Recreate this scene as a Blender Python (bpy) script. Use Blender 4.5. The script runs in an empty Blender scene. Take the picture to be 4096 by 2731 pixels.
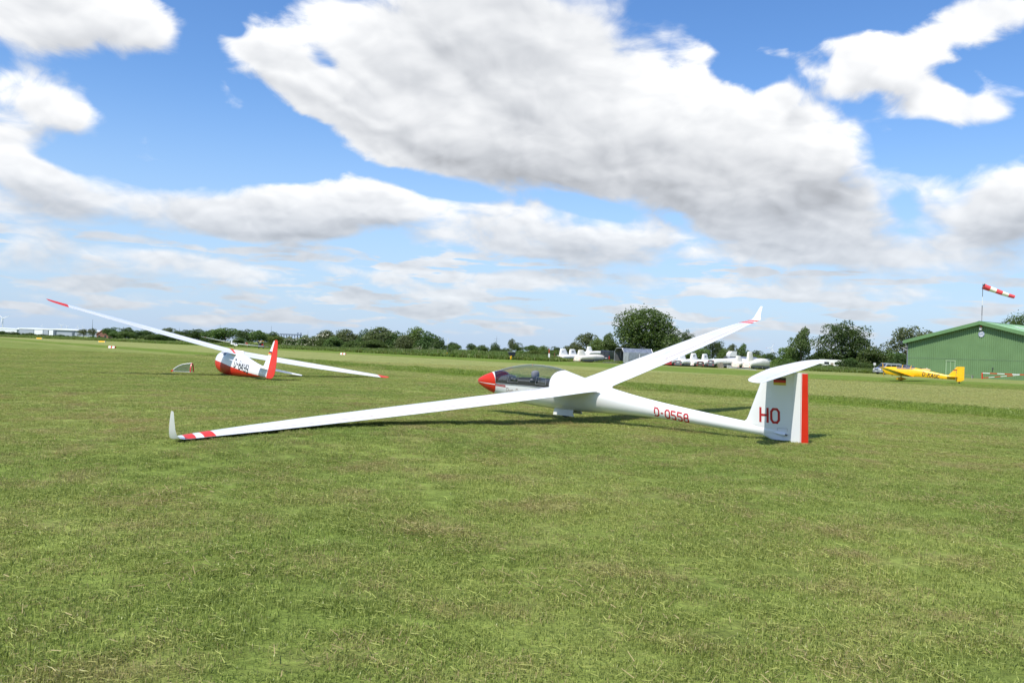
import bpy, bmesh, math, random
import numpy as np
from mathutils import Vector, Matrix, noise as mnoise

random.seed(7)
rng = np.random.default_rng(11)
SC = bpy.context.scene
COL = SC.collection
R_ = math.radians

# ------------------------------------------------------------------ camera
EYE, PITCH, ROLL, FPX = 1.568, 0.0116, 0.0374, 3421.0      # metres, radians, radians, focal length in photo pixels
_f = Vector((0, math.cos(PITCH), math.sin(PITCH)))
_u0 = Vector((0, -math.sin(PITCH), math.cos(PITCH)))
_r0 = Vector((1, 0, 0))
CR = _r0 * math.cos(ROLL) + _u0 * math.sin(ROLL)
CU = _u0 * math.cos(ROLL) - _r0 * math.sin(ROLL)
cam = bpy.data.cameras.new('camera')
cam.sensor_width = 22.3
cam.lens = 22.3 * FPX / 4096
cam.clip_start = 0.1
cam.clip_end = 20000
camo = bpy.data.objects.new('camera', cam)
camo.matrix_world = Matrix(((CR.x, CU.x, -_f.x, 0), (CR.y, CU.y, -_f.y, 0), (CR.z, CU.z, -_f.z, EYE), (0, 0, 0, 1)))
COL.objects.link(camo)
SC.camera = camo

def ray(px, py):
    d = _f + CR * ((px - 2048) / FPX) - CU * ((py - 1365.5) / FPX)
    return d

def at(px, py, dist):
    """the place seen at a photo pixel, at that many metres in front of the camera"""
    d = ray(px, py)
    return Vector((0, 0, EYE)) + d * (dist / d.y)

def hor(px):
    return 1365.5 + FPX * math.tan(PITCH) + (px - 2048) * math.tan(ROLL)

def gnd(px, dist):
    p = at(px, hor(px) + EYE * FPX / dist, dist)
    return Vector((p.x, p.y, 0))

def ztop(px, py, dist):
    return at(px, py, dist).z

# ------------------------------------------------------------------ node helpers
def link(nt, a, b):
    nt.links.new(a, b)

class NT:
    def __init__(s, nt):
        s.nt = nt
    def new(s, t, **kw):
        n = s.nt.nodes.new(t)
        for k, v in kw.items():
            setattr(n, k, v)
        return n
    def put(s, sock, v):
        if v is None:
            return
        if isinstance(v, bpy.types.NodeSocket):
            s.nt.links.new(v, sock)
        else:
            sock.default_value = v
    def m(s, op, a, b=None, c=None, clamp=False):
        n = s.new('ShaderNodeMath', operation=op, use_clamp=clamp)
        s.put(n.inputs[0], a); s.put(n.inputs[1], b)
        if c is not None:
            s.put(n.inputs[2], c)
        return n.outputs[0]
    def vm(s, op, a, b=None, out=0):
        n = s.new('ShaderNodeVectorMath', operation=op)
        s.put(n.inputs[0], a); s.put(n.inputs[1], b)
        return n.outputs[out]
    def ss(s, v, lo, hi, a=0.0, b=1.0):
        n = s.new('ShaderNodeMapRange', interpolation_type='SMOOTHSTEP')
        s.put(n.inputs[0], v); s.put(n.inputs[1], lo); s.put(n.inputs[2], hi); s.put(n.inputs[3], a); s.put(n.inputs[4], b)
        return n.outputs[0]
    def noise(s, vec, scale, detail=4, rough=0.55, dist=0.0, dims='3D', lac=2.0):
        n = s.new('ShaderNodeTexNoise', noise_dimensions=dims)
        s.put(n.inputs['Vector'], vec)
        n.inputs['Scale'].default_value = scale
        n.inputs['Detail'].default_value = detail
        n.inputs['Roughness'].default_value = rough
        n.inputs['Lacunarity'].default_value = lac
        n.inputs['Distortion'].default_value = dist
        return n.outputs[0]
    def mix(s, f, a, b):
        n = s.new('ShaderNodeMix', data_type='RGBA')
        s.put(n.inputs[0], f)
        s.put(n.inputs[6], a); s.put(n.inputs[7], b)
        return n.outputs[2]
    def hsv(s, col, h=0.5, sat=1.0, v=1.0):
        n = s.new('ShaderNodeHueSaturation')
        s.put(n.inputs['Hue'], h); s.put(n.inputs['Saturation'], sat); s.put(n.inputs['Value'], v); s.put(n.inputs['Color'], col)
        return n.outputs[0]

def c4(c):
    return (c[0], c[1], c[2], 1.0)

# ------------------------------------------------------------------ sun, sky and clouds
SUN_TO = Vector((-0.33, -0.60, 1.0)).normalized()           # from the scene towards the sun
sun = bpy.data.lights.new('sun', 'SUN')
sun.energy = 4.7
sun.angle = R_(0.53)
sun.color = (1.0, 0.955, 0.88)
suno = bpy.data.objects.new('sun', sun)
suno.rotation_euler = (-SUN_TO).to_track_quat('-Z', 'Y').to_euler()
suno.location = (0, 0, 60)
COL.objects.link(suno)

w = bpy.data.worlds.new('World')
SC.world = w
w.use_nodes = True
wt = w.node_tree
wt.nodes.clear()
W = NT(wt)
sky = W.new('ShaderNodeTexSky', sky_type='NISHITA')
sky.sun_disc = False
sky.sun_elevation = math.asin(SUN_TO.z)
sky.sun_rotation = math.atan2(SUN_TO.x, SUN_TO.y)
sky.altitude = 0
sky.air_density = 1.0
sky.dust_density = 0.5
sky.ozone_density = 2.5
tc = W.new('ShaderNodeTexCoord')
dirv = W.vm('NORMALIZE', tc.outputs['Generated'])
sp = W.new('ShaderNodeSeparateXYZ'); link(wt, dirv, sp.inputs[0])
az = W.m('ARCTAN2', sp.outputs[0], sp.outputs[1])
elv = W.m('ARCSINE', sp.outputs[2])
cb = W.new('ShaderNodeCombineXYZ'); link(wt, az, cb.inputs[0]); link(wt, elv, cb.inputs[1])
ang = cb.outputs[0]
# cloud layer coordinates: flat layer seen in perspective, so clouds get smaller and flatter towards the horizon
zz = W.m('ADD', W.m('MAXIMUM', sp.outputs[2], 0.0), 0.42)
pl = W.new('ShaderNodeCombineXYZ')
link(wt, W.m('DIVIDE', sp.outputs[0], zz), pl.inputs[0]); link(wt, W.m('DIVIDE', sp.outputs[1], zz), pl.inputs[1])
plane = pl.outputs[0]

K = 4096 / 2352.0
def angles(x, y):
    d = ray(x * K, y * K).normalized()
    return math.atan2(d.x, d.y), math.asin(d.z)
# the cumulus clouds over the field: centre, half axes, tilt, thickness (centre in 2352-pixel photo coordinates, turned into azimuth and height)
CLOUDS = [
 (170, 25, 300, 120, 0, 1.0), (360, 70, 110, 60, -20, .6), (60, 60, 160, 90, 0, .5),
 (60, 240, 170, 95, 0, .9), (180, 285, 130, 60, 22, .8), (20, 320, 110, 60, 0, .6),
 (40, 430, 190, 95, 0, 1.0), (240, 455, 190, 70, 8, .9), (100, 500, 120, 45, 0, .6),
 (470, 475, 190, 80, 0, .85), (620, 500, 260, 85, -4, 1.0), (770, 455, 180, 85, 0, .9), (640, 530, 200, 45, 0, .6), (880, 470, 110, 50, 10, .5),
 (1090, 505, 230, 95, 6, 1.0), (1130, 560, 200, 40, 5, .5), (1330, 540, 190, 70, 8, .8), (1450, 545, 110, 50, 0, .5),
 (1130, 30, 420, 170, 0, 1.1), (800, 40, 240, 70, 25, .5), (560, 120, 130, 60, 18, .8), (700, 170, 210, 95, 22, .9),
 (880, 230, 300, 140, 25, 1.0), (1180, 210, 380, 190, 10, 1.1), (1480, 270, 420, 180, 12, 1.1), (1760, 330, 330, 150, 6, 1.0),
 (1050, 350, 320, 105, 12, .9), (1480, 410, 400, 110, 8, .9), (1850, 400, 230, 90, -8, .8), (520, 200, 60, 35, 55, .5),
 (1950, 130, 120, 95, 20, .9), (2060, 185, 150, 95, 15, .9), (2240, 235, 160, 70, 0, .9), (1740, 100, 110, 45, 20, .7), (1790, 215, 55, 45, -40, .75), (1840, 150, 60, 40, 30, .5), (1620, 110, 70, 80, 20, .55), (1560, 60, 60, 40, 0, .4), (1690, 60, 70, 30, 10, .4),
 (2270, 40, 220, 95, 0, 1.0), (2140, 110, 80, 60, 0, .4),
 (2310, 440, 190, 95, 0, 1.1), (2290, 520, 200, 80, 0, 1.0), (2200, 260, 170, 40, 8, .5), (40, 370, 150, 60, 20, .8), (2110, 425, 85, 50, 15, .7),
 (1980, 490, 150, 70, 0, .9), (1720, 520, 260, 75, 6, .9), (1900, 545, 220, 55, 0, .6), (1560, 580, 220, 35, 0, .4),
 (2140, 590, 260, 55, 0, .9), (1830, 600, 300, 45, 0, .7), (2300, 620, 200, 40, 0, .7),
 (330, 590, 270, 60, 4, .9), (540, 620, 180, 35, 6, .7), (60, 565, 120, 60, 0, .7), (90, 620, 260, 40, 0, .6),
 (740, 600, 90, 25, 6, .5), (880, 640, 200, 32, 6, .7), (1050, 680, 140, 28, 0, .6), (1140, 640, 160, 30, 4, .6), (1330, 610, 190, 42, 0, .8), (1300, 650, 260, 32, 0, .6),
 (1640, 660, 300, 34, 0, .6), (1950, 660, 340, 36, 0, .7), (2100, 690, 300, 26, 0, .5), (600, 680, 300, 24, 0, .5), (150, 680, 300, 24, 0, .5), (1700, 715, 400, 20, 0, .4),
 (760, 150, 90, 40, 30, -.7), (850, 215, 60, 30, 30, -.5), (1010, 130, 40, 30, 0, -.3), (540, 70, 60, 20, 10, -.5), (2010, 215, 50, 30, 30, -.4), (2190, 180, 70, 30, 30, -.6), (130, 365, 100, 24, 12, -.7), (2080, 470, 40, 40, 0, -.6),
 # openings of blue between them
 (560, 330, 210, 60, 20, -.6), (330, 300, 120, 140, 0, -.6), (450, 60, 110, 140, 0, -.45), (1900, 40, 330, 50, -5, -.8), (1620, 20, 120, 60, 0, -.5), (2120, 340, 190, 55, 10, -.7), (760, 590, 420, 24, 0, -.4), (230, 540, 220, 22, 4, -.4),
 (330, 385, 190, 40, 12, -.8), (640, 400, 120, 30, -10, -.5), (1010, 425, 190, 26, 8, -.9), (1330, 470, 140, 22, 12, -.8), (930, 590, 260, 24, 4, -.6), (480, 560, 200, 16, 5, -.5), (1560, 500, 60, 30, 30, -.5), (2080, 330, 110, 60, 0, -.5), (1990, 250, 60, 40, 40, -.4), (1720, 180, 110, 60, 40, -.6), (1230, 605, 300, 18, 0, -.3), (1000, 440, 100, 22, 10, -.5),
]
GREYS = [(640, 535, 280, 30, -2, .7), (1200, 565, 300, 26, 4, .7), (1650, 470, 330, 50, 8, .6), (250, 490, 200, 30, 8, .5), (2300, 540, 160, 40, 0, .6), (2150, 620, 260, 30, 0, .5), (300, 625, 300, 24, 4, .5), (1300, 625, 240, 24, 0, .4), (60, 300, 160, 40, 20, .4), (2260, 260, 150, 30, 0, .35), (1120, 40, 300, 130, 0, 1.0), (1120, 330, 300, 100, 8, .8), (1480, 390, 420, 110, 10, 1.0), (1720, 440, 300, 80, 6, .9), (1250, 120, 300, 90, 0, .6), (640, 510, 260, 40, -3, .8),
 (1200, 545, 300, 40, 5, .7), (160, 40, 240, 70, 0, .5), (2300, 500, 160, 70, 0, .7), (120, 290, 150, 45, 20, .4), (120, 470, 240, 40, 6, .55), (2250, 50, 140, 40, 0, .4), (1850, 560, 300, 45, 0, .6), (2080, 215, 160, 50, 10, .4)]
def blobs(lst, grow, vec=None):
    acc = None
    for (x, y, rx, ry, rot, st) in lst:
        a0, e0 = angles(x, y)
        a1, e1 = angles(x + rx, y)
        a2, e2 = angles(x, y - ry)
        mp = W.new('ShaderNodeMapping', vector_type='TEXTURE')
        link(wt, vec if vec is not None else ang, mp.inputs[0])
        mp.inputs['Location'].default_value = (a0, e0, 0)
        mp.inputs['Rotation'].default_value = (0, 0, -R_(rot))
        mp.inputs['Scale'].default_value = (math.hypot(a1 - a0, e1 - e0) * grow, math.hypot(a2 - a0, e2 - e0) * grow, 1)
        g = W.new('ShaderNodeTexGradient', gradient_type='SPHERICAL')
        link(wt, mp.outputs[0], g.inputs[0])
        acc = W.m('MULTIPLY_ADD', g.outputs['Fac'], st, acc if acc is not None else 0.0)
    return acc
field_raw = blobs(CLOUDS, 1.20)
field = W.m('MINIMUM', field_raw, 1.25)
field_hi = W.m('MINIMUM', blobs(CLOUDS, 1.20, W.vm('ADD', ang, (-0.012, 0.026, 0.0))), 1.6)   # the same clouds a little higher up: what shades a base from the sun
grey = W.m('MINIMUM', blobs(GREYS, 1.6), 1.0)
warp = W.new('ShaderNodeTexNoise'); link(wt, plane, warp.inputs['Vector']); warp.inputs['Scale'].default_value = 6.0; warp.inputs['Detail'].default_value = 3
wv = W.vm('SCALE', W.vm('SUBTRACT', warp.outputs['Color'], (.5, .5, .5))); wv.node.inputs['Scale'].default_value = 0.10
wplane = W.vm('ADD', plane, wv)
def puff(vec, scale, detail):
    n = W.new('ShaderNodeTexVoronoi', feature='SMOOTH_F1', voronoi_dimensions='2D')
    link(wt, vec, n.inputs['Vector'])
    n.inputs['Scale'].default_value = scale
    n.inputs['Detail'].default_value = detail
    n.inputs['Roughness'].default_value = 0.55
    n.inputs['Smoothness'].default_value = 0.55
    return n.outputs['Distance']
p_a = puff(wplane, 9.0, 2.6)
SHIFT = (0.010, -0.020, 0.0)
p_b = puff(W.vm('ADD', wplane, SHIFT), 9.0, 2.6)
n_big = W.noise(plane, 3.2, 7, 0.58, 0.2)
n_soft = W.noise(plane, 3.2, 3.5, 0.52, 0.2)
n_bup = W.noise(W.vm('ADD', plane, (0.05, -0.07, 0.0)), 3.2, 3.5, 0.52, 0.2)
n_fine = W.noise(plane, 17.0, 5, 0.62, 0.2)
# rows of small flat clouds sinking towards the horizon, all the way round
rowv = W.new('ShaderNodeCombineXYZ'); link(wt, W.m('MULTIPLY', az, 7.0), rowv.inputs[0]); link(wt, W.m('MULTIPLY', elv, 46.0), rowv.inputs[1])
n_row = W.noise(rowv.outputs[0], 1.35, 5, 0.55, 0.3)
rows = W.m('MULTIPLY', W.ss(n_row, 0.40, 0.60, 0.0, 1.0), W.m('MULTIPLY', W.ss(elv, 0.004, 0.03), W.ss(elv, 0.095, 0.15, 1.0, 0.0)))
# generic broken cover for the part of the sky outside the mapped clouds
n_gen = W.noise(plane, 1.5, 2, 0.5)
inside = W.ss(W.m('ABSOLUTE', az), 0.58, 0.95, 0.0, 1.0)
above = W.ss(elv, 0.40, 0.60, 0.0, 1.0)
gen = W.m('MULTIPLY', W.ss(n_gen, 0.50, 0.74, 0.0, 1.0), W.m('MAXIMUM', inside, above))
body = W.m('MAXIMUM', W.m('ADD', field, gen), W.m('MULTIPLY', rows, 0.90))
n_wisp = W.noise(W.vm('ADD', wplane, (3.1, 1.7, 0.4)), 8.0, 9, 0.66, 0.6)
edge = W.m('ADD', W.m('MULTIPLY_ADD', n_big, 1.5, -0.78), W.m('ADD', W.m('MULTIPLY_ADD', p_a, -0.34, 0.17), W.m('MULTIPLY_ADD', n_wisp, 0.95, -0.475)))
dens = W.m('ADD', body, edge)
soft = W.ss(n_gen, 0.35, 0.65, 0.36, 0.80)                  # some rims crisp, some ragged and thin
alpha = W.ss(dens, 0.12, W.m('ADD', soft, 0.12))
thick = W.ss(W.m('ADD', body, W.m('MULTIPLY_ADD', n_soft, 1.2, -0.6)), 0.35, 1.5)
relief = W.m('SUBTRACT', p_b, p_a)
dark = W.m('ADD', W.m('MULTIPLY', thick, 0.09), W.m('MULTIPLY', W.m('MULTIPLY', grey, W.ss(n_soft, 0.25, 0.75, 0.70, 1.15)), 0.17))
lum = W.m('ADD', W.m('SUBTRACT', 0.845, dark), W.m('ADD', W.m('MULTIPLY', relief, 0.15), W.m('MULTIPLY', W.m('SUBTRACT', n_soft, n_bup), 0.55)))
base = W.ss(W.m('ADD', W.m('SUBTRACT', field_hi, W.m('MINIMUM', field_raw, 1.6)), W.m('MULTIPLY_ADD', n_soft, 0.5, -0.25)), -0.30, 0.55)
lum = W.m('ADD', lum, W.m('MULTIPLY_ADD', n_wisp, 0.14, -0.07))
lum = W.m('MINIMUM', W.m('MAXIMUM', lum, 0.50), 1.04)
low = W.ss(elv, 0.0, 0.22, 1.0, 0.0)                       # far clouds sink into the haze
lum = W.m('SUBTRACT', lum, W.m('MULTIPLY', W.m('MULTIPLY_ADD', base, 0.23, -0.06), W.m('MULTIPLY_ADD', low, -0.65, 1.0)))
lum = W.m('MULTIPLY', lum, W.m('MULTIPLY_ADD', low, -0.24, 1.0))
cl_col = W.vm('SCALE', W.mix(W.m('MULTIPLY', W.m('SUBTRACT', 1.0, lum, clamp=True), 2.0, clamp=True), (1.0, 0.995, 0.98, 1), (0.93, 0.97, 1.04, 1)), None)
wt.links.new(W.m('MULTIPLY', lum, 1 / 0.15), cl_col.node.inputs['Scale'])
haze_f = W.ss(elv, -0.02, 0.30, 1.0, 0.0)
skyc = W.hsv(sky.outputs[0], 0.507, 1.24, 1.0)
skyc = W.mix(W.m('MULTIPLY', haze_f, 0.85), skyc, (2.35, 3.25, 4.75, 1))
fade = W.m('MULTIPLY', alpha, W.m('MULTIPLY_ADD', low, -0.22, 1.0))
full = W.mix(fade, skyc, cl_col)
bg = W.new('ShaderNodeBackground')
link(wt, full, bg.inputs[0])
bg.inputs[1].default_value = 0.15
wo = W.new('ShaderNodeOutputWorld')
link(wt, bg.outputs[0], wo.inputs[0])
w.cycles.sampling_method = 'MANUAL'
w.cycles.sample_map_resolution = 512

SC.view_settings.view_transform = 'Standard'
SC.view_settings.look = 'None'
SC.view_settings.exposure = 0.30
SC.view_settings.gamma = 1.0
SC.view_settings.use_curve_mapping = False
SC.cycles.use_denoising = True
SC.cycles.denoiser = 'OPENIMAGEDENOISE'
SC.cycles.denoising_input_passes = 'RGB_ALBEDO_NORMAL'
SC.cycles.max_bounces = 6
SC.cycles.diffuse_bounces = 3
SC.cycles.transparent_max_bounces = 16
SC.cycles.caustics_reflective = False
SC.cycles.caustics_refractive = False

# ------------------------------------------------------------------ materials
MATS = {}
def paint(name, col, rough=0.45, metal=0.0, vary=0.06, scale=3.0, coat=0.0, bump=0.0, bscale=40.0, spec=0.5, coords='Object'):
    if name in MATS:
        return MATS[name]
    m = bpy.data.materials.new(name)
    m.use_nodes = True
    nt = m.node_tree
    T = NT(nt)
    p = nt.nodes['Principled BSDF']
    tcn = T.new('ShaderNodeTexCoord')
    n = T.noise(tcn.outputs[coords], scale, 5, 0.6)
    v = T.ss(n, 0.3, 0.7, 1 - vary, 1 + vary)
    link(nt, T.hsv(c4(col), 0.5, 1.0, v), p.inputs['Base Color'])
    link(nt, T.ss(n, 0.3, 0.7, max(0.02, rough - 0.06), rough + 0.06), p.inputs['Roughness'])
    p.inputs['Metallic'].default_value = metal
    p.inputs['Specular IOR Level'].default_value = spec
    p.inputs['Coat Weight'].default_value = coat
    p.inputs['Coat Roughness'].default_value = 0.06
    if bump:
        b = T.new('ShaderNodeBump')
        b.inputs['Strength'].default_value = bump
        b.inputs['Distance'].default_value = 0.02
        link(nt, T.noise(tcn.outputs[coords], bscale, 4, 0.6), b.inputs['Height'])
        link(nt, b.outputs[0], p.inputs['Normal'])
    MATS[name] = m
    return m

def glass(name, tint=(0.86, 0.9, 0.9), refl=0.9, base=0.06):
    if name in MATS:
        return MATS[name]
    m = bpy.data.materials.new(name)
    m.use_nodes = True
    nt = m.node_tree
    nt.nodes.clear()
    T = NT(nt)
    tr = T.new('ShaderNodeBsdfTransparent'); tr.inputs[0].default_value = c4(tint)
    gl = T.new('ShaderNodeBsdfGlossy'); gl.inputs['Roughness'].default_value = 0.03
    lw = T.new('ShaderNodeLayerWeight'); lw.inputs[0].default_value = 0.5
    mx = T.new('ShaderNodeMixShader')
    link(nt, T.m('MULTIPLY_ADD', T.m('POWER', lw.outputs['Facing'], 3.0), refl, base), mx.inputs[0])
    link(nt, tr.outputs[0], mx.inputs[1]); link(nt, gl.outputs[0], mx.inputs[2])
    o = T.new('ShaderNodeOutputMaterial'); link(nt, mx.outputs[0], o.inputs[0])
    MATS[name] = m
    return m

def leaf_mat(name, dark, light, trans=0.35, dry=None):
    """leaves: each leaf takes its own tint between two greens, some light passes through"""
    if name in MATS:
        return MATS[name]
    m = bpy.data.materials.new(name)
    m.use_nodes = True
    nt = m.node_tree
    nt.nodes.clear()
    T = NT(nt)
    geo = T.new('ShaderNodeNewGeometry')
    oi = T.new('ShaderNodeObjectInfo')
    tcn = T.new('ShaderNodeTexCoord')
    n = T.noise(tcn.outputs['Object'], 5.0, 2, 0.5)
    f = T.m('ADD', T.m('MULTIPLY', geo.outputs['Random Per Island'], 0.65), T.m('MULTIPLY', T.ss(n, 0.35, 0.65), 0.35))
    col = T.mix(f, c4(dark), c4(light))
    if dry:
        col = T.mix(T.ss(T.m('FRACT', T.m('MULTIPLY', geo.outputs['Random Per Island'], 7.31)), dry[1], dry[1] + 0.02), col, c4(dry[0]))
    col = T.hsv(col, T.m('MULTIPLY_ADD', oi.outputs['Random'], 0.024, 0.488), 1.0, T.m('MULTIPLY_ADD', oi.outputs['Random'], 0.3, 0.85))
    d = T.new('ShaderNodeBsdfDiffuse'); link(nt, col, d.inputs[0])
    t = T.new('ShaderNodeBsdfTranslucent'); link(nt, T.hsv(col, 0.49, 1.1, 1.25), t.inputs[0])
    g = T.new('ShaderNodeBsdfGlossy'); g.inputs['Roughness'].default_value = 0.45; g.inputs[0].default_value = (0.6, 0.6, 0.6, 1)
    mx = T.new('ShaderNodeMixShader'); mx.inputs[0].default_value = trans
    link(nt, d.outputs[0], mx.inputs[1]); link(nt, t.outputs[0], mx.inputs[2])
    mx2 = T.new('ShaderNodeMixShader'); mx2.inputs[0].default_value = 0.04
    link(nt, mx.outputs[0], mx2.inputs[1]); link(nt, g.outputs[0], mx2.inputs[2])
    o = T.new('ShaderNodeOutputMaterial'); link(nt, mx2.outputs[0], o.inputs[0])
    MATS[name] = m
    return m

WHITE = paint('white_gelcoat', (0.80, 0.80, 0.79), 0.22, vary=0.015, scale=1.2, coat=0.5)
RED = paint('red_paint', (0.60, 0.030, 0.012), 0.4, vary=0.05, coat=0.0, spec=0.25)
DKRED = paint('dark_red_print', (0.45, 0.02, 0.025), 0.4)
BLACK = paint('black_print', (0.02, 0.02, 0.022), 0.4)
RUBBER = paint('tyre_rubber', (0.022, 0.022, 0.022), 0.8, vary=0.2)
SEAM = paint('seam_tape', (0.40, 0.27, 0.20), 0.6)
GAP = paint('hinge_gap', (0.32, 0.31, 0.30), 0.6)
ALU = paint('bare_aluminium', (0.52, 0.53, 0.53), 0.38, metal=0.75, vary=0.12, scale=2.0)
GREYM = paint('grey_metal', (0.30, 0.31, 0.32), 0.5, metal=0.4, vary=0.1)
DARKM = paint('dark_metal', (0.06, 0.065, 0.07), 0.5, vary=0.15)
CUSH = paint('grey_cushion', (0.19, 0.19, 0.20), 0.9, vary=0.12, bump=0.3)
DARKIN = paint('dark_cockpit_trim', (0.035, 0.036, 0.04), 0.7, vary=0.2)
GREYIN = paint('grey_cockpit_lining', (0.33, 0.34, 0.35), 0.7, vary=0.08)
CANOPY = glass('canopy_perspex', (0.91, 0.925, 0.925), 0.8)
CLEAR = glass('clear_pane', (0.9, 0.93, 0.93), 1.0)
GOLD = paint('flag_gold', (0.60, 0.44, 0.07), 0.4)
YELLOW = paint('yellow_paint', (0.86, 0.47, 0.008), 0.3, vary=0.04, coat=0.3)
CARGLASS = paint('dark_car_glass', (0.025, 0.03, 0.035), 0.08, spec=0.8)
WOODM = paint('bark', (0.09, 0.07, 0.05), 0.9, vary=0.35, scale=6, bump=0.6)
PALEW = paint('off_white_metal', (0.70, 0.70, 0.68), 0.4, vary=0.06)
CREAM = paint('cream_shell', (0.74, 0.71, 0.62), 0.35, vary=0.05)

# ------------------------------------------------------------------ mesh building
class MB:
    def __init__(s):
        s.v, s.f, s.mi = [], [], []
    def add(s, vs, fs, mi=0):
        o = len(s.v)
        s.v += [tuple(v) for v in vs]
        for f in fs:
            s.f.append(tuple(i + o for i in f)); s.mi.append(mi)
        return s
    def grid(s, rows, wrap=False, mi=0, flip=False):
        n, m = len(rows), len(rows[0])
        vs = [p for r in rows for p in r]
        fs = []
        for i in range(n - 1):
            for j in range(m if wrap else m - 1):
                a, b = i * m + j, i * m + (j + 1) % m
                q = (a, b, b + m, a + m)
                fs.append(q[::-1] if flip else q)
        return s.add(vs, fs, mi)
    def loft(s, secs, mi=0, cap=True):
        n, m = len(secs), len(secs[0])
        s.grid(secs, True, mi)
        if cap:
            o = len(s.v) - n * m
            s.f.append(tuple(o + i for i in range(m))[::-1]); s.mi.append(mi)
            s.f.append(tuple(o + (n - 1) * m + i for i in range(m))); s.mi.append(mi)
        return s
    def box(s, c, d, mi=0, rz=0.0, taper=(1, 1)):
        hx, hy, hz = d[0] / 2, d[1] / 2, d[2] / 2
        ca, sa = math.cos(rz), math.sin(rz)
        vs = []
        for z, tx, ty in ((-hz, 1, 1), (hz, taper[0], taper[1])):
            for x, y in ((-hx, -hy), (hx, -hy), (hx, hy), (-hx, hy)):
                x, y = x * tx, y * ty
                vs.append((c[0] + x * ca - y * sa, c[1] + x * sa + y * ca, c[2] + z))
        return s.add(vs, [(3, 2, 1, 0), (4, 5, 6, 7), (0, 1, 5, 4), (1, 2, 6, 5), (2, 3, 7, 6), (3, 0, 4, 7)], mi)
    def tube(s, pts, r, n=8, mi=0, cap=True):
        pts = [Vector(p) for p in pts]
        rs = r if isinstance(r, (list, tuple)) else [r] * len(pts)
        secs = []
        for i, p in enumerate(pts):
            t = (pts[min(i + 1, len(pts) - 1)] - pts[max(i - 1, 0)]).normalized()
            a = t.orthogonal().normalized() if i == 0 else (pa - t * pa.dot(t)).normalized()
            pa = a
            b = t.cross(a)
            secs.append([p + (a * math.cos(2 * math.pi * k / n) + b * math.sin(2 * math.pi * k / n)) * rs[i] for k in range(n)])
        return s.loft(secs, mi, cap)
    def prism(s, prof, y0, y1, mi=0, axis='y'):
        """a closed outline swept along an axis: prof holds (x, z)"""
        if axis == 'y':
            a = [(x, y0, z) for x, z in prof]; b = [(x, y1, z) for x, z in prof]
        else:
            a = [(y0, x, z) for x, z in prof]; b = [(y1, x, z) for x, z in prof]
        n = len(prof)
        fs = [tuple(range(n)), tuple(range(2 * n - 1, n - 1, -1))]
        for i in range(n):
            j = (i + 1) % n
            fs.append((i + n, j + n, j, i))
        return s.add(a + b, fs, mi)
    def disc_y(s, c, r, wid, n=20, mi=0, rin=None):
        """a wheel-like ring or disc round a y axis"""
        prof = [(r * 0.93, -wid / 2), (r, -wid * 0.3), (r, wid * 0.3), (r * 0.93, wid / 2)]
        if rin:
            prof = [(rin, -wid / 2)] + prof + [(rin, wid / 2)]
        rows = []
        for k in range(n):
            a = 2 * math.pi * k / n
            rows.append([(c[0] + q * math.cos(a), c[1] + y, c[2] + q * math.sin(a)) for q, y in prof])
        rows.append(rows[0])
        s.grid(rows, False, mi)
        if not rin:
            for side, fl in ((0, False), (len(prof) - 1, True)):
                ring = [rows[k][side] for k in range(n)]
                s.add(ring, [tuple(range(n)) if fl else tuple(range(n))[::-1]], mi)
        else:
            s.grid([[rows[k][0] for k in range(n + 1)], [rows[k][-1] for k in range(n + 1)]], False, mi)
        return s
    def xf(s, M):
        s.v = [tuple(M @ Vector(v)) for v in s.v]
        return s
    def build(s, name, mat, parent=None, smooth=False, fix=True):
        me = bpy.data.meshes.new(name)
        me.from_pydata(s.v, [], s.f)
        mats = mat if isinstance(mat, (list, tuple)) else [mat]
        for m in mats:
            me.materials.append(m)
        if len(mats) > 1:
            me.polygons.foreach_set('material_index', s.mi)
        if fix:
            bm = bmesh.new(); bm.from_mesh(me)
            bmesh.ops.remove_doubles(bm, verts=bm.verts, dist=1e-5)
            bmesh.ops.recalc_face_normals(bm, faces=bm.faces)
            bm.to_mesh(me); bm.free()
        if smooth:
            me.polygons.foreach_set('use_smooth', [True] * len(me.polygons))
            if isinstance(smooth, (int, float)) and not isinstance(smooth, bool):
                try:
                    me.set_sharp_from_angle(angle=R_(smooth))
                except Exception:
                    pass
        o = bpy.data.objects.new(name, me)
        COL.objects.link(o)
        if parent is not None:
            o.parent = parent
        return o

def tag(o, label=None, cat=None, group=None, kind=None):
    if label: o['label'] = label
    if cat: o['category'] = cat
    if group: o['group'] = group
    if kind: o['kind'] = kind
    return o

def thing(name, label, cat, loc=(0, 0, 0), rot=(0, 0, 0), group=None, scale=1.0):
    o = bpy.data.objects.new(name, None)
    o.empty_display_size = 0.3
    COL.objects.link(o)
    o.location = loc
    o.rotation_euler = rot if isinstance(rot, (tuple, list)) else (0, 0, rot)
    o.scale = (scale,) * 3 if not isinstance(scale, (tuple, list)) else scale
    return tag(o, label, cat, group)

def copy_tree(o, parent=None):
    c = o.copy(); COL.objects.link(c)
    if parent is not None:
        c.parent = parent
    for ch in list(o.children):
        copy_tree(ch, c)
    return c

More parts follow.
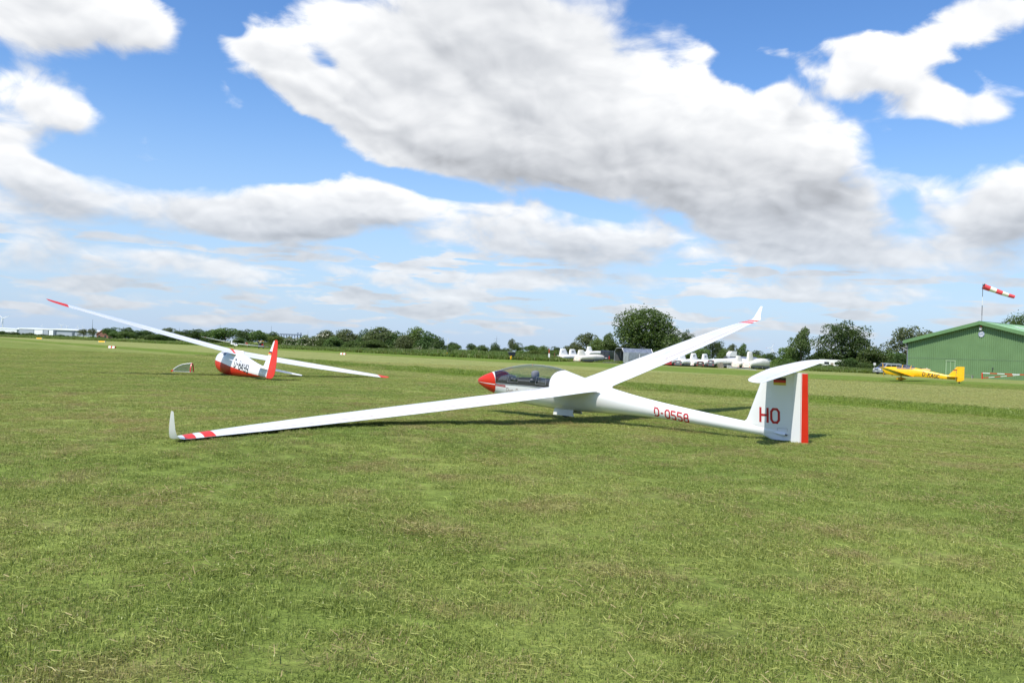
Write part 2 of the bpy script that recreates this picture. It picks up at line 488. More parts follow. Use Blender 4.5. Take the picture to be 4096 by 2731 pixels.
# stroke lettering: every character is a few polylines in a unit box
GL = {
 'D': [([(0, 0), (0, 1), (.6, 1), (1, .78), (1, .22), (.6, 0)], 1)],
 '0': [([(0, .2), (0, .8), (.25, 1), (.75, 1), (1, .8), (1, .2), (.75, 0), (.25, 0)], 1)],
 '5': [([(1, 1), (0, 1), (0, .56), (.7, .56), (1, .42), (1, .17), (.75, 0), (.25, 0), (0, .14)], 0)],
 '8': [([(0, .15), (0, .40), (.2, .53), (.8, .53), (1, .40), (1, .15), (.78, 0), (.22, 0)], 1), ([(.06, .56), (.06, .86), (.28, 1), (.72, 1), (.94, .86), (.94, .56)], 0)],
 '9': [([(0, .6), (0, .85), (.2, 1), (.8, 1), (1, .85), (1, .6), (.8, .46), (.2, .46)], 1), ([(1, .55), (1, .17), (.75, 0), (.25, 0), (0, .14)], 0)],
 '4': [([(.75, 0), (.75, 1)], 0), ([(.7, 1), (0, .3), (1.05, .3)], 0)],
 '2': [([(0, .8), (.25, 1), (.75, 1), (1, .8), (1, .6), (0, 0), (1, 0)], 0)],
 'H': [([(0, -.06), (0, 1.06)], 0), ([(1, -.06), (1, 1.06)], 0), ([(0, .5), (1, .5)], 0)],
 'K': [([(0, -.06), (0, 1.06)], 0), ([(0, .42), (1, 1.06)], 0), ([(.38, .6), (1, -.06)], 0)],
 'A': [([(0, -.06), (.5, 1), (1, -.06)], 0), ([(.17, .3), (.83, .3)], 0)],
 'G': [([(1, .8), (.75, 1), (.25, 1), (0, .75), (0, .25), (.25, 0), (.75, 0), (1, .2), (1, .48), (.5, .48)], 0)],
 'C': [([(1, .8), (.75, 1), (.25, 1), (0, .75), (0, .25), (.25, 0), (.75, 0), (1, .2)], 0)],
 'S': [([(1, .83), (.75, 1), (.25, 1), (0, .83), (0, .64), (.2, .54), (.8, .46), (1, .36), (1, .17), (.75, 0), (.25, 0), (0, .17)], 0)],
 'Y': [([(0, 1.05), (.5, .5), (1, 1.05)], 0), ([(.5, .52), (.5, -.05)], 0)],
 '-': [([(0.05, .5), (.95, .5)], 0)],
 'u': [([(0, .6), (0, .1), (.3, 0), (1, 0), (1, .6)], 0)],
 'o': [([(0, .15), (0, .45), (.3, .6), (.7, .6), (1, .45), (1, .15), (.7, 0), (.3, 0)], 1)],
 'i': [([(.5, -.02), (.5, .6)], 0)],
 's': [([(1, .55), (.2, .6), (0, .42), (1, .2), (.8, 0), (0, .04)], 0)],
 'c': [([(1, .55), (.3, .6), (0, .45), (0, .15), (.3, 0), (1, .04)], 0)],
}
GL['O'] = GL['0']
def stroke_quads(poly, closed, th, maxseg):
    P = [Vector(p) for p in poly]
    Q = []
    n = len(P)
    for i in range(n if closed else n - 1):
        a, b = P[i], P[(i + 1) % n]
        k = max(1, int(math.ceil((b - a).length / maxseg)))
        Q += [a.lerp(b, j / k) for j in range(k)]
    if not closed:
        Q.append(P[-1])
    n = len(Q)
    L, Rr = [], []
    for i in range(n):
        if closed:
            d0 = (Q[i] - Q[i - 1]).normalized(); d1 = (Q[(i + 1) % n] - Q[i]).normalized()
        else:
            d0 = (Q[i] - Q[max(i - 1, 0)]) if i else (Q[1] - Q[0]); d1 = (Q[min(i + 1, n - 1)] - Q[i]) if i < n - 1 else d0
            d0 = d0.normalized(); d1 = d1.normalized()
        n0 = Vector((-d0.y, d0.x)); n1 = Vector((-d1.y, d1.x))
        mt = (n0 + n1)
        mt = mt.normalized() if mt.length > 1e-6 else n0
        k = th / 2 / max(0.5, mt.dot(n0))
        L.append(Q[i] + mt * k); Rr.append(Q[i] - mt * k)
    return L, Rr, closed

def lettering(text, h, wd, gap, th, f, shear=0.0, maxseg=0.06):
    """f(u, v, layer) places a point of the print on a surface"""
    mb = MB()
    u = 0.0
    layer = 0
    for ch in text:
        if ch == ' ':
            u += wd * 0.6 + gap; continue
        ww = wd * (0.5 if ch in 'i' else 0.75 if ch in 'uosc' else 0.65 if ch == '-' else 1.0)
        for poly, closed in GL[ch]:
            pp = [(u + x * ww + shear * y * h, y * h) for x, y in poly]
            L, Rr, c = stroke_quads(pp, closed, th, maxseg)
            a = [f(p.x, p.y, layer) for p in L]; b = [f(p.x, p.y, layer) for p in Rr]
            if c:
                a.append(a[0]); b.append(b[0])
            mb.grid([a, b])
            layer += 1
        u += ww + gap
        layer = layer % 3
    return mb

def lerp_tab(tab, s):
    if s <= tab[0][0]:
        return list(tab[0][1:])
    for a, b in zip(tab, tab[1:]):
        if s <= b[0]:
            t = (s - a[0]) / (b[0] - a[0])
            return [x + (y - x) * t for x, y in zip(a[1:], b[1:])]
    return list(tab[-1][1:])

def smooth_tab(tab, s):
    """Catmull-Rom through a table of stations"""
    n = len(tab)
    if s <= tab[0][0]: return list(tab[0][1:])
    if s >= tab[-1][0]: return list(tab[-1][1:])
    for i in range(n - 1):
        if s <= tab[i + 1][0]:
            break
    x0, x1 = tab[i][0], tab[i + 1][0]
    t = (s - x0) / (x1 - x0)
    out = []
    for k in range(1, len(tab[0])):
        y0, y1 = tab[i][k], tab[i + 1][k]
        m0 = (y1 - tab[i - 1][k]) / (x1 - tab[i - 1][0]) if i > 0 else (y1 - y0) / (x1 - x0)
        m1 = (tab[i + 2][k] - y0) / (tab[i + 2][0] - x0) if i + 2 < n else (y1 - y0) / (x1 - x0)
        h = x1 - x0
        out.append((2 * t**3 - 3 * t**2 + 1) * y0 + (t**3 - 2 * t**2 + t) * h * m0 + (-2 * t**3 + 3 * t**2) * y1 + (t**3 - t**2) * h * m1)
    return out

AIRF = [(0, 0), (.006, .20), (.025, .40), (.07, .64), (.15, .86), (.28, 1.0), (.42, .95), (.58, .76), (.74, .48), (.88, .21), (1.0, .0)]
class Wing:
    """stations: (span, leading edge x, chord, z, thickness ratio); side +1 left, -1 right"""
    def __init__(s, st, side, inc=0.0):
        s.st, s.side, s.inc = st, side, inc
    def pt(s, span, c, up, off=0.0):
        xl, ch, z, th = smooth_tab(s.st, span)
        t = th * ch
        # thickness from the airfoil table
        for (a, ya), (b, yb) in zip(AIRF, AIRF[1:]):
            if c <= b:
                y = ya + (yb - ya) * (c - a) / (b - a); break
        zz = z + (y * t * 0.62 if up else -y * t * 0.38) + (off if up else -off) + (0.0016 if up else -0.0016)
        return Vector((xl - c * ch, s.side * span, zz - s.inc * c * ch))
    def shell(s, spans, c0=0.0, c1=1.0, off=0.0):
        cs = sorted(set([c0, c1] + [c for c, _ in AIRF if c0 < c < c1]))
        secs = []
        for y in spans:
            secs.append([s.pt(y, c, True, off) for c in cs] + [s.pt(y, c, False, off) for c in reversed(cs)])
        return secs
    def patch(s, rows, off, up=True):
        """rows of (span, chord fraction)"""
        return [[s.pt(y, c, up, off) for y, c in r] for r in rows]

def span_steps(a, b, n):
    return [a + (b - a) * i / n for i in range(n + 1)]

# ================================================================== GROUND
def terrain(x, y):
    """height of the field; arrays or numbers"""
    a = (x + 2.4) * 0.69 + (y - 14.7) * 0.724                 # a low swell under the outer half of the near wing
    c = -(x + 2.4) * 0.724 + (y - 14.7) * 0.69
    b = 0.18 * np.exp(-((a / 3.8) ** 2 + (c / 2.2) ** 2))
    u = 0.018 * np.sin(x * 0.83 + 1.1) * np.sin(y * 0.71 + 0.4) * np.exp(-((y - 6) / 9) ** 2)
    far = 0.0
    return b + u + far
SWN = (0.78, 0.62)                                            # across the mown swaths

rings = [0.0] + list(np.cumsum(0.10 * 1.0225 ** np.arange(500)))
rings = [r for r in rings if r < 9000]
while rings[-1] < 9000:
    rings.append(rings[-1] * 1.25)
NA = 300
gv = []
for r in rings:
    for k in range(NA):
        a = 2 * math.pi * k / NA
        gv.append((r * math.sin(a), r * math.cos(a)))
gv = np.array(gv)
gz = terrain(gv[:, 0], gv[:, 1])
gb = MB()
gb.v = [(float(a), float(b), float(c)) for (a, b), c in zip(gv, gz)]
for i in range(len(rings) - 1):
    for k in range(NA):
        k2 = (k + 1) % NA
        gb.f.append((i * NA + k, i * NA + k2, (i + 1) * NA + k2, (i + 1) * NA + k)); gb.mi.append(0)

def ground_colour(T, pos, grass=False):
    sepn = T.new('ShaderNodeSeparateXYZ'); T.put(sepn.inputs[0], pos)
    s = T.m('ADD', T.m('MULTIPLY', sepn.outputs[0], SWN[0]), T.m('MULTIPLY', sepn.outputs[1], SWN[1]))
    wob = T.noise(pos, 0.09, 3, 0.6)
    s = T.m('ADD', s, T.m('MULTIPLY_ADD', wob, 5.0, -2.5))
    def band(a, b, c, d):
        return T.m('MULTIPLY', T.ss(s, a, b), T.ss(s, c, d, 1.0, 0.0))
    tall = band(29.3, 30.2, 34.2, 35.2)
    tall2 = T.m('ADD', T.m('MULTIPLY', band(73, 78, 103, 108), 0.8), T.m('MULTIPLY', band(148, 155, 176, 182), 0.6), clamp=True)
    pale = T.m('ADD', T.m('ADD', band(36, 38, 70, 76), T.m('MULTIPLY', band(106, 110, 146, 150), 0.8)), T.m('MULTIPLY', band(23.5, 25.5, 27.5, 29), 0.55), clamp=True)
    big = T.noise(pos, 0.16, 5, 0.62)
    mid = T.noise(pos, 0.9, 5, 0.62)
    fine = T.noise(pos, 5.0, 4, 0.65)
    green = T.mix(T.ss(big, 0.36, 0.64), GREEN_A, GREEN_B)
    dry = T.m('MULTIPLY', T.ss(mid, 0.48, 0.72), T.ss(big, 0.32, 0.6, 0.35, 1.0))
    col = T.mix(T.m('MULTIPLY', dry, 0.90), green, STRAW)
    col = T.mix(T.m('MULTIPLY', pale, 0.70), col, PALE)
    col = T.mix(T.m('MULTIPLY', tall, 0.65), col, LUSH)
    col = T.mix(T.m('MULTIPLY', tall2, 0.65), col, LUSH2)
    return col, fine, mid, big, tall
GREEN_A = (0.128, 0.172, 0.042, 1)
GREEN_B = (0.172, 0.205, 0.058, 1)
STRAW = (0.205, 0.190, 0.076, 1)
PALE = (0.235, 0.248, 0.095, 1)
LUSH = (0.098, 0.160, 0.022, 1)
LUSH2 = (0.105, 0.170, 0.026, 1)
gm = bpy.data.materials.new('field_turf')
gm.use_nodes = True
T = NT(gm.node_tree)
gp = gm.node_tree.nodes['Principled BSDF']
pos = T.new('ShaderNodeNewGeometry').outputs['Position']
col, fine, mid, big, tall = ground_colour(T, pos)
sp2 = T.noise(pos, 23.0, 3, 0.7)
far_n = T.noise(T.vm('MULTIPLY', pos, (0.5, 0.5, 0.5)), 0.8, 8, 0.75)
col = T.hsv(col, 0.5, 1.06, T.m('MULTIPLY', T.ss(fine, 0.25, 0.75, 0.72, 1.25), T.ss(far_n, 0.3, 0.7, 0.78, 1.2)))
col = T.hsv(col, 0.5, 1.0, T.ss(sp2, 0.3, 0.7, 0.88, 1.30))
link(gm.node_tree, col, gp.inputs['Base Color'])
gp.inputs['Roughness'].default_value = 1.0
gp.inputs['Specular IOR Level'].default_value = 0.08
bn = T.new('ShaderNodeBump'); bn.inputs['Strength'].default_value = 0.8; bn.inputs['Distance'].default_value = 0.06
link(gm.node_tree, T.m('ADD', fine, T.m('MULTIPLY', sp2, 0.6)), bn.inputs['Height'])
link(gm.node_tree, bn.outputs[0], gp.inputs['Normal'])
ground = gb.build('ground', gm, smooth=True, fix=False)
tag(ground, 'mown airfield grass running out to the hedges', kind='structure')

# ------------------------------------------------------------------ grass blades
def blade_mat(name, lift=1.0, trans=0.4):
    m = bpy.data.materials.new(name)
    m.use_nodes = True
    nt = m.node_tree
    nt.nodes.clear()
    T = NT(nt)
    geo = T.new('ShaderNodeNewGeometry')
    col, fine, mid, big, tall = ground_colour(T, geo.outputs['Position'])
    r = geo.outputs['Random Per Island']
    col = T.hsv(col, T.m('MULTIPLY_ADD', r, -0.030, 0.503), T.m('MULTIPLY_ADD', r, -0.14, 1.12), T.m('MULTIPLY', T.m('MULTIPLY_ADD', r, 1.05, 0.47), lift))
    r2 = T.m('FRACT', T.m('MULTIPLY', r, 13.7))
    strawy = T.ss(T.m('ADD', r2, T.m('MULTIPLY_ADD', mid, 1.3, -0.68)), 0.87, 0.91)
    strawy = T.m('MULTIPLY', strawy, T.m('MULTIPLY_ADD', tall, -0.8, 1.0))
    col = T.mix(strawy, col, (0.40, 0.335, 0.15, 1))
    d = T.new('ShaderNodeBsdfDiffuse'); link(nt, col, d.inputs[0])
    t = T.new('ShaderNodeBsdfTranslucent'); link(nt, col, t.inputs[0])
    g = T.new('ShaderNodeBsdfGlossy'); g.inputs['Roughness'].default_value = 0.4; g.inputs[0].default_value = (0.7, 0.7, 0.6, 1)
    mx = T.new('ShaderNodeMixShader'); mx.inputs[0].default_value = trans
    link(nt, d.outputs[0], mx.inputs[1]); link(nt, t.outputs[0], mx.inputs[2])
    mx2 = T.new('ShaderNodeMixShader'); mx2.inputs[0].default_value = 0.05
    link(nt, mx.outputs[0], mx2.inputs[1]); link(nt, g.outputs[0], mx2.inputs[2])
    o = T.new('ShaderNodeOutputMaterial'); link(nt, mx2.outputs[0], o.inputs[0])
    return m
BLADE = blade_mat('grass_blades', 1.85, 0.42)
BLADE_N = BLADE
tuft_col = bpy.data.collections.new('grass_tufts')
def tuft(name, n, rad, hgt, wid, flat=0.15, seed=0):   # one clump of blades
    rr = np.random.default_rng(seed)
    vs, fs = [], []
    for i in range(n):
        a, q = rr.uniform(0, 2 * math.pi), rad * math.sqrt(rr.uniform())
        x, y = q * math.cos(a), q * math.sin(a)
        h = hgt * rr.uniform(0.45, 1.15)
        d = rr.uniform(0, 2 * math.pi)
        lean = rr.uniform(0.1, 0.9) if rr.uniform() > flat else rr.uniform(1.4, 3.2)
        wd = wid * rr.uniform(0.6, 1.3)
        ux, uy = math.cos(d), math.sin(d)
        px, py = -uy * wd / 2, ux * wd / 2
        if lean > 1.3:                                      # a cut stalk lying in the sward
            z0 = rr.uniform(0.3, 0.8) * hgt
            ln = hgt * rr.uniform(.6, 1.4); wd *= .75
            z1 = z0 + rr.uniform(-.2, .35) * hgt
            p = [(x + px, y + py, z0), (x - px, y - py, z0 + wd * .6), (x + ux * ln - px * .4, y + uy * ln - py * .4, z1 + wd * .5), (x + ux * ln + px * .4, y + uy * ln + py * .4, z1)]
            o = len(vs); vs += p; fs.append((o, o + 1, o + 2, o + 3))
            continue
        m1 = (x + ux * h * lean * .3, y + uy * h * lean * .3, h * .6)
        t1 = (x + ux * h * lean, y + uy * h * lean, h * max(.35, 1 - lean * .35))
        o = len(vs)
        vs += [(x + px, y + py, -0.012), (x - px, y - py, -0.012), (m1[0] - px * .8, m1[1] - py * .8, m1[2]), (m1[0] + px * .8, m1[1] + py * .8, m1[2]), t1]
        fs += [(o, o + 1, o + 2, o + 3), (o + 3, o + 2, o + 4)]
    me = bpy.data.meshes.new(name)
    me.from_pydata(vs, [], fs)
    me.materials.append(BLADE)
    o = bpy.data.objects.new(name, me)
    tuft_col.objects.link(o)
for i in range(4):
    tuft('tuft_%d' % i, 125, 0.17, 0.046, 0.0044, 0.12, seed=20 + i)
for i in range(2):
    tuft('tuft_4%d' % i, 70, 0.17, 0.05, 0.006, 0.1, seed=50 + i)      # longer blades, a bit wider

def clippings(name, seed):                                   # a loose mat of dry cut grass
    rr = np.random.default_rng(seed)
    vs, fs = [], []
    for i in range(34):
        a, q = rr.uniform(0, 6.283), .26 * math.sqrt(rr.uniform())
        x, y, z = q * math.cos(a), q * math.sin(a) * .8, rr.uniform(.038, .056)
        d, ln, wd, up = rr.normal(.3, .9), rr.uniform(.03, .075), rr.uniform(.0013, .0026), rr.normal(0, .012)
        ux, uy = math.cos(d), math.sin(d)
        o = len(vs)
        vs += [(x - uy * wd, y + ux * wd, z), (x + uy * wd, y - ux * wd, z + wd), (x + ux * ln + uy * wd * .5, y + uy * ln - ux * wd * .5, z + up + wd), (x + ux * ln - uy * wd * .5, y + uy * ln + ux * wd * .5, z + up)]
        fs.append((o, o + 1, o + 2, o + 3))
    me = bpy.data.meshes.new(name); me.from_pydata(vs, [], fs); me.materials.append(HAY)
    tuft_col.objects.link(bpy.data.objects.new(name, me))
HAY = leaf_mat('dry_clippings', (.30, .24, .11), (.52, .43, .22), .3)
for i in range(3):
    clippings('tuft_5%d' % i, 90 + i)
def scatter_pts():
    out = []
    def zone(y0, y1, per, scl, extra=1.0):
        area = 0.5 * 1.36 * (y1**2 - y0**2) + 2 * extra * (y1 - y0)
        n = int(area * per)
        yy = np.sqrt(rng.uniform(y0**2, y1**2, n))
        half = yy * 0.68 + extra
        xx = rng.uniform(-1, 1, n) * half
        s = SWN[0] * xx + SWN[1] * yy + 1.0 * np.sin(xx * 0.35) + .6 * np.sin(yy * .6 + xx * .2)
        tall = ((s > 29.4) & (s < 35)).astype(float) * np.clip(np.minimum(s - 29.4, 35 - s) / 0.6, 0.0, 1.0)
        lump = 0.8 + 0.35 * np.sin(xx * 2.1 + 1.3 * np.sin(yy * 1.7)) * np.sin(yy * 2.3 + xx * .6) * 0.5
        z = terrain(xx, yy)
        sc = scl * rng.uniform(0.8, 1.2, n)
        sz = rng.uniform(0.75, 1.2, n) * lump * (1 + 2.6 * tall) * (0.6 + 0.4 * scl)
        kind = np.where(tall > 0.3, rng.integers(4, 6, n), rng.integers(0, 4, n))
        out.append(np.stack([xx, yy, z, sc, sz, rng.uniform(0, 6.28, n), kind], 1))
    n = 4200
    yy = np.sqrt(rng.uniform(2.6**2, 24**2, n)); xx = rng.uniform(-1, 1, n) * (yy * .7 + 1)
    clump = np.sin(xx * 1.3 + 2 * np.sin(yy * .7)) * np.sin(yy * 1.7 + 1.5 * np.sin(xx * .9)) + .5 * np.sin(xx * 3.1 + yy * 2.3)
    k = clump + rng.normal(0, .45, n) > .55
    xx, yy = xx[k], yy[k]; n = len(xx)
    out.append(np.stack([xx, yy, terrain(xx, yy), rng.uniform(.8, 1.7, n), rng.uniform(.7, 1.2, n), rng.uniform(-.6, .6, n), rng.integers(6, 9, n)], 1))
    zone(2.6, 9, 46, 1.0, 1.5)
    zone(9, 18, 30, 1.05)
    zone(18, 30, 18, 1.25)
    zone(30, 52, 9, 1.6)
    zone(52, 85, 4, 2.2)
    return np.concatenate(out)
GP = scatter_pts()
gme = bpy.data.meshes.new('grass')
gme.from_pydata([tuple(map(float, r[:3])) for r in GP], [], [])
for nm, ty, data in (('size', 'FLOAT_VECTOR', GP[:, [3, 3, 4]]), ('turn', 'FLOAT', GP[:, 5]), ('which', 'INT', GP[:, 6].astype(np.int32))):
    at_ = gme.attributes.new(nm, ty, 'POINT')
    at_.data.foreach_set('vector' if ty == 'FLOAT_VECTOR' else 'value', np.ascontiguousarray(data, dtype=np.int32 if ty == 'INT' else np.float32).ravel())
gme.materials.append(BLADE)
go = bpy.data.objects.new('grass', gme)
COL.objects.link(go)
tag(go, 'short mown grass with dry clippings covering the near field', 'grass', kind='stuff')
def instancer(o, coll, name):
    ng = bpy.data.node_groups.new(name, 'GeometryNodeTree')
    ng.interface.new_socket('Geometry', in_out='INPUT', socket_type='NodeSocketGeometry')
    ng.interface.new_socket('Geometry', in_out='OUTPUT', socket_type='NodeSocketGeometry')
    nn = ng.nodes.new
    gi, gout = nn('NodeGroupInput'), nn('NodeGroupOutput')
    mp = nn('GeometryNodeMeshToPoints')
    ci = nn('GeometryNodeCollectionInfo')
    ci.inputs['Collection'].default_value = coll
    ci.inputs['Separate Children'].default_value = True
    ci.inputs['Reset Children'].default_value = True
    ip = nn('GeometryNodeInstanceOnPoints')
    ip.inputs['Pick Instance'].default_value = True
    def attr(n, t):
        a = nn('GeometryNodeInputNamedAttribute'); a.data_type = t; a.inputs['Name'].default_value = n
        return a.outputs[0]
    L = ng.links.new
    L(gi.outputs[0], mp.inputs[0]); L(mp.outputs[0], ip.inputs['Points'])
    L(ci.outputs[0], ip.inputs['Instance'])
    L(attr('which', 'INT'), ip.inputs['Instance Index'])
    cx = nn('ShaderNodeCombineXYZ'); L(attr('turn', 'FLOAT'), cx.inputs[2])
    L(cx.outputs[0], ip.inputs['Rotation'])
    L(attr('size', 'FLOAT_VECTOR'), ip.inputs['Scale'])
    L(ip.outputs[0], gout.inputs[0])
    md = o.modifiers.new(name, 'NODES')
    md.node_group = ng
instancer(go, tuft_col, 'grass_scatter')

# ================================================================== GLIDER WITH THE RED NOSE (D-0558)
def glider_large():
    g = thing('glider', 'large white red-nosed glider with D-0558 on its boom and HO on its fin', 'glider',
              (1.661, 19.93, 0.0), (-0.139, -0.012, 2.445))
    SW, L = 3.018, 8.396
    X = lambda s: SW - s
    # s: keel z, sill z (widest line), crown z, half width
    FT = [(-.15, .755, .755, .755, .001), (-.10, .700, .762, .822, .062), (.0, .645, .77, .882, .115), (.15, .585, .78, .945, .175), (.3, .53, .785, .995, .222), (.45, .485, .79, 1.04, .255),
          (.6, .445, .795, 1.08, .282), (1.0, .36, .80, 1.185, .325), (1.45, .30, .805, 1.258, .347), (1.8, .275, .805, 1.268, .353), (2.1, .26, .80, 1.255, .353), (2.4, .25, .79, 1.215, .349),
          (2.8, .245, .765, 1.11, .335), (3.3, .25, .70, .98, .295), (3.8, .265, .62, .865, .245), (4.4, .275, .535, .745, .193), (5.2, .265, .445, .62, .153), (6.0, .225, .37, .52, .130),
          (6.7, .185, .31, .44, .115), (7.2, .155, .27, .39, .100), (7.7, .125, .24, .37, .075), (8.02, .105, .22, .36, .045)]
    def fus(s, th, off=0.0):
        zb, zw, zt, hw = smooth_tab(FT, s)
        c, sn = math.cos(th), math.sin(th)
        n = 2.25 if s < 3.2 else 2.0
        sc = lambda v: math.copysign(abs(v) ** (2 / n), v)
        y = hw * sc(c); z = zw + (zt - zw if sn > 0 else zw - zb) * sc(sn)
        return Vector((X(s), y + off * c, z + off * sn))
    TH = [R_(a) for a in range(-90, 270, 10)]
    up = [R_(a) for a in range(0, 181, 9)]
    dn = [R_(a) for a in range(180, 361, 9)]
    def ring(s, ths, off=0.0):
        return [fus(s, t, off) for t in ths]
    full_ring = [R_(a) for a in range(0, 361, 9)]
    sb = lambda t: .34 + .36 * abs(math.cos(t)) ** 1.3
    s0f = lambda t: (.44 + .27 * abs(math.cos(t)) ** 1.2) if math.sin(t) > -1e-6 else .71
    s1f = lambda t: (2.58 - .18 * abs(math.cos(t)) ** 1.2) if math.sin(t) > -1e-6 else 2.40
    def between(f0, f1, k, ths, off=0.0):
        return [[fus(f0(t) + (f1(t) - f0(t)) * i / k, t, off) for t in ths] for i in range(k + 1)]
    mb = MB()
    # white skin: front frame, lower half under the canopy, everything behind
    mb.grid(between(sb, s0f, 3, full_ring))
    mb.grid(between(s0f, s1f, 14, dn))
    mb.grid(between(s1f, lambda t: 2.75, 3, full_ring))
    back = [2.75, 3.05, 3.3, 3.55, 3.8, 4.1, 4.4, 4.8, 5.2, 5.6, 6.0, 6.4, 6.7, 7.0, 7.2, 7.45, 7.7, 7.9, 8.02]
    mb.grid([ring(s, full_ring) for s in back])
    mb.build('fuselage', WHITE, g, smooth=40)
    nc = MB(); nc.grid([[fus(-.15 + (sb(t) + .15) * q, t) for t in full_ring] for q in (0, .02, .06, .12, .2, .3, .42, .56, .7, .85, 1.0)])
    ncone = nc.build('nose_cone', RED, g, smooth=True)
    c0, c1 = .71, 2.40
    cs = span_steps(c0, c1, 14)
    # thin red and white lines running back from the nose along its side
    st = MB(); st.grid([[fus(s, R_(a), .003) for s in span_steps(-.1, .68, 10)] for a in (-5.6, -2.8)])
    st.build('pinstripe', WHITE, ncone)
    st = MB()
    st.grid([[fus(s, R_(a), .003) for s in span_steps(.69, 1.05, 6)] for a in (-8.2, -6.2)])
    st.grid([[fus(s, R_(a), .003) for s in span_steps(.69, 1.05, 6)] for a in (-4.8, -2.8)])
    st.build('pinstripe', DKRED, g)
    # cockpit
    tub = MB()
    tub.grid([[fus(s, t, -.012) for t in dn] for s in cs])
    tub.build('cockpit_lining', GREYIN, g, smooth=True)
    fl = MB()
    fl.grid([[Vector((X(s), k * smooth_tab(FT, s)[3] * .80, smooth_tab(FT, s)[1] - .20)) for k in (-1, -.4, .4, 1)] for s in span_steps(.72, 2.38, 10)])
    for sgn in (1, -1):                                         # side consoles just under the sill
        fl.grid([[Vector((X(s), sgn * smooth_tab(FT, s)[3] * k, smooth_tab(FT, s)[1] - dz)) for k, dz in ((.955, .01), (.78, .02), (.72, .16))] for s in span_steps(.74, 2.38, 10)])
    fl.build('cockpit_floor', DARKIN, g)
    def panel(s0, wd, hh, z0):
        p = MB()
        prof = [(X(s0), z0), (X(s0), z0 + hh * .62), (X(s0) - .05, z0 + hh * .9), (X(s0) - .20, z0 + hh), (X(s0) - .30, z0 + hh * .97), (X(s0) - .33, z0 + hh * .8), (X(s0) - .30, z0)]
        secs = []
        for k in (-1, -.8, -.4, 0, .4, .8, 1):
            q = 1 - .30 * abs(k) ** 3
            secs.append([(x, k * wd, z0 + (z - z0) * q) for x, z in prof])
        p.loft(secs)
        o = p.build('instrument_panel', DARKIN, g, smooth=35)
        for k, (yy, zz_) in enumerate(((-.07, .6), (.07, .6), (0, .75), (-.07, .35), (.07, .35))):
            d = MB(); d.disc_y((0, 0, 0), .032, .012, 14)
            d.xf(Matrix.Translation((X(s0) - .332, yy * 1.4, z0 + hh * zz_)) @ Matrix.Rotation(R_(90), 4, 'Z'))
            d.build('dial', GREYM, o)
        return o
    panel(.66, .215, .36, .62)
    panel(1.86, .19, .31, .62)
    def seat(s0, top):
        b = MB()
        secs = []
        for (x, z, wd, th) in ((.20, .50, .17, .07), (.05, .62, .19, .08), (-.03, .78, .19, .08), (-.10, .92, .165, .075)):
            secs.append([(X(s0) + x + .5 * th * math.cos(a), wd * math.cos(a + R_(90)) * -1 if False else wd * math.sin(a), z + .2 * th * math.cos(a)) for a in [2 * math.pi * k / 16 for k in range(16)]])
        b.loft(secs)
        o = b.build('seat', CUSH, g, smooth=45)
        h = MB()
        for k, (zz_, ww, dd) in enumerate(((top - .17, .11, .055), (top - .10, .135, .075), (top - .04, .125, .07), (top, .085, .045))):
            pass
        h.loft([[(X(s0) - .13 + dd * math.cos(a), ww * math.sin(a), zz_) for a in [2 * math.pi * k / 16 for k in range(16)]] for zz_, ww, dd in ((top - .20, .09, .05), (top - .13, .125, .075), (top - .05, .12, .08), (top - .01, .095, .065), (top, .06, .04))])
        h.build('headrest', CUSH, o, smooth=True)
        bl = MB()
        for sg in (-1, 1):
            bl.grid([[Vector((X(s0) - .05 + .10 * k, sg * .07 + dx, .93 - .33 * k + .0)) for dx in (-.02, .02)] for k in (0, .33, .66, 1)])
        bl.build('seat_belt', GREYM, o)
    seat(1.60, 1.12)
    seat(2.40, 1.02)
    sk = MB(); sk.tube([(X(1.02), .0, .60), (X(1.04), .0, .80)], .013); sk.tube([(X(1.04), 0, .78), (X(1.05), 0, .86)], .02)
    sk.build('control_stick', DARKM, g)
    for a_, b_ in ((1.05, 1.7), (2.0, 2.35)):
        rod = MB()
        rod.tube([(X(a_), .25, .815), (X(b_), .25, .815)], .008); rod.box((X((a_ + b_) / 2), .255, .83), (.07, .03, .05))
        rod.build('airbrake_lever', GREYM, g)
    # canopy
    cp = MB()
    cp.grid(between(s0f, s1f, 20, up, .001))
    can = cp.build('canopy', CANOPY, g, smooth=True)
    fr = MB()
    edge = [fus(s, 0, .004) for s in span_steps(c0, c1, 16)] + [fus(s1f(t), t, .004) for t in up[1:]] + [fus(s, math.pi, .004) for s in span_steps(c1, c0, 16)[1:]] + [fus(s0f(t), t, .004) for t in reversed(up[:-1])]
    fr.tube(edge, .0075, 6)
    fr.build('canopy_frame', GREYM, can, smooth=True)
    inn = MB()
    inn.grid([[fus(s, R_(a), -.006) for a in (1, 9)] for s in span_steps(c0, c1, 16)])
    inn.grid([[fus(s, R_(a), -.006) for a in (179, 171)] for s in span_steps(c0, c1, 16)])
    inn.build('frame_rail', DARKIN, can)
    for s0, s1 in ((1.12, 1.46), (2.00, 2.30)):                  # sliding vent windows near the sill
        vw = MB()
        a0, a1 = R_(6), R_(27)
        loop = [fus(s0, a0, .004), fus(s0 + .03, a1, .004), fus((s0 + s1) / 2, a1, .004), fus(s1, a1, .004), fus(s1, a0, .004), fus((s0 + s1) / 2, a0, .004), fus(s0, a0, .004)]
        vw.tube(loop, .0045, 6)
        vw.build('vent_window', GREYM, can)
        vp = MB(); vp.grid([[fus(s, R_(a), .006) for a in (8, 14, 20, 26)] for s in span_steps(s0 + .16, s1 - .02, 3)])
        vp.build('vent_pane', CLEAR, can)
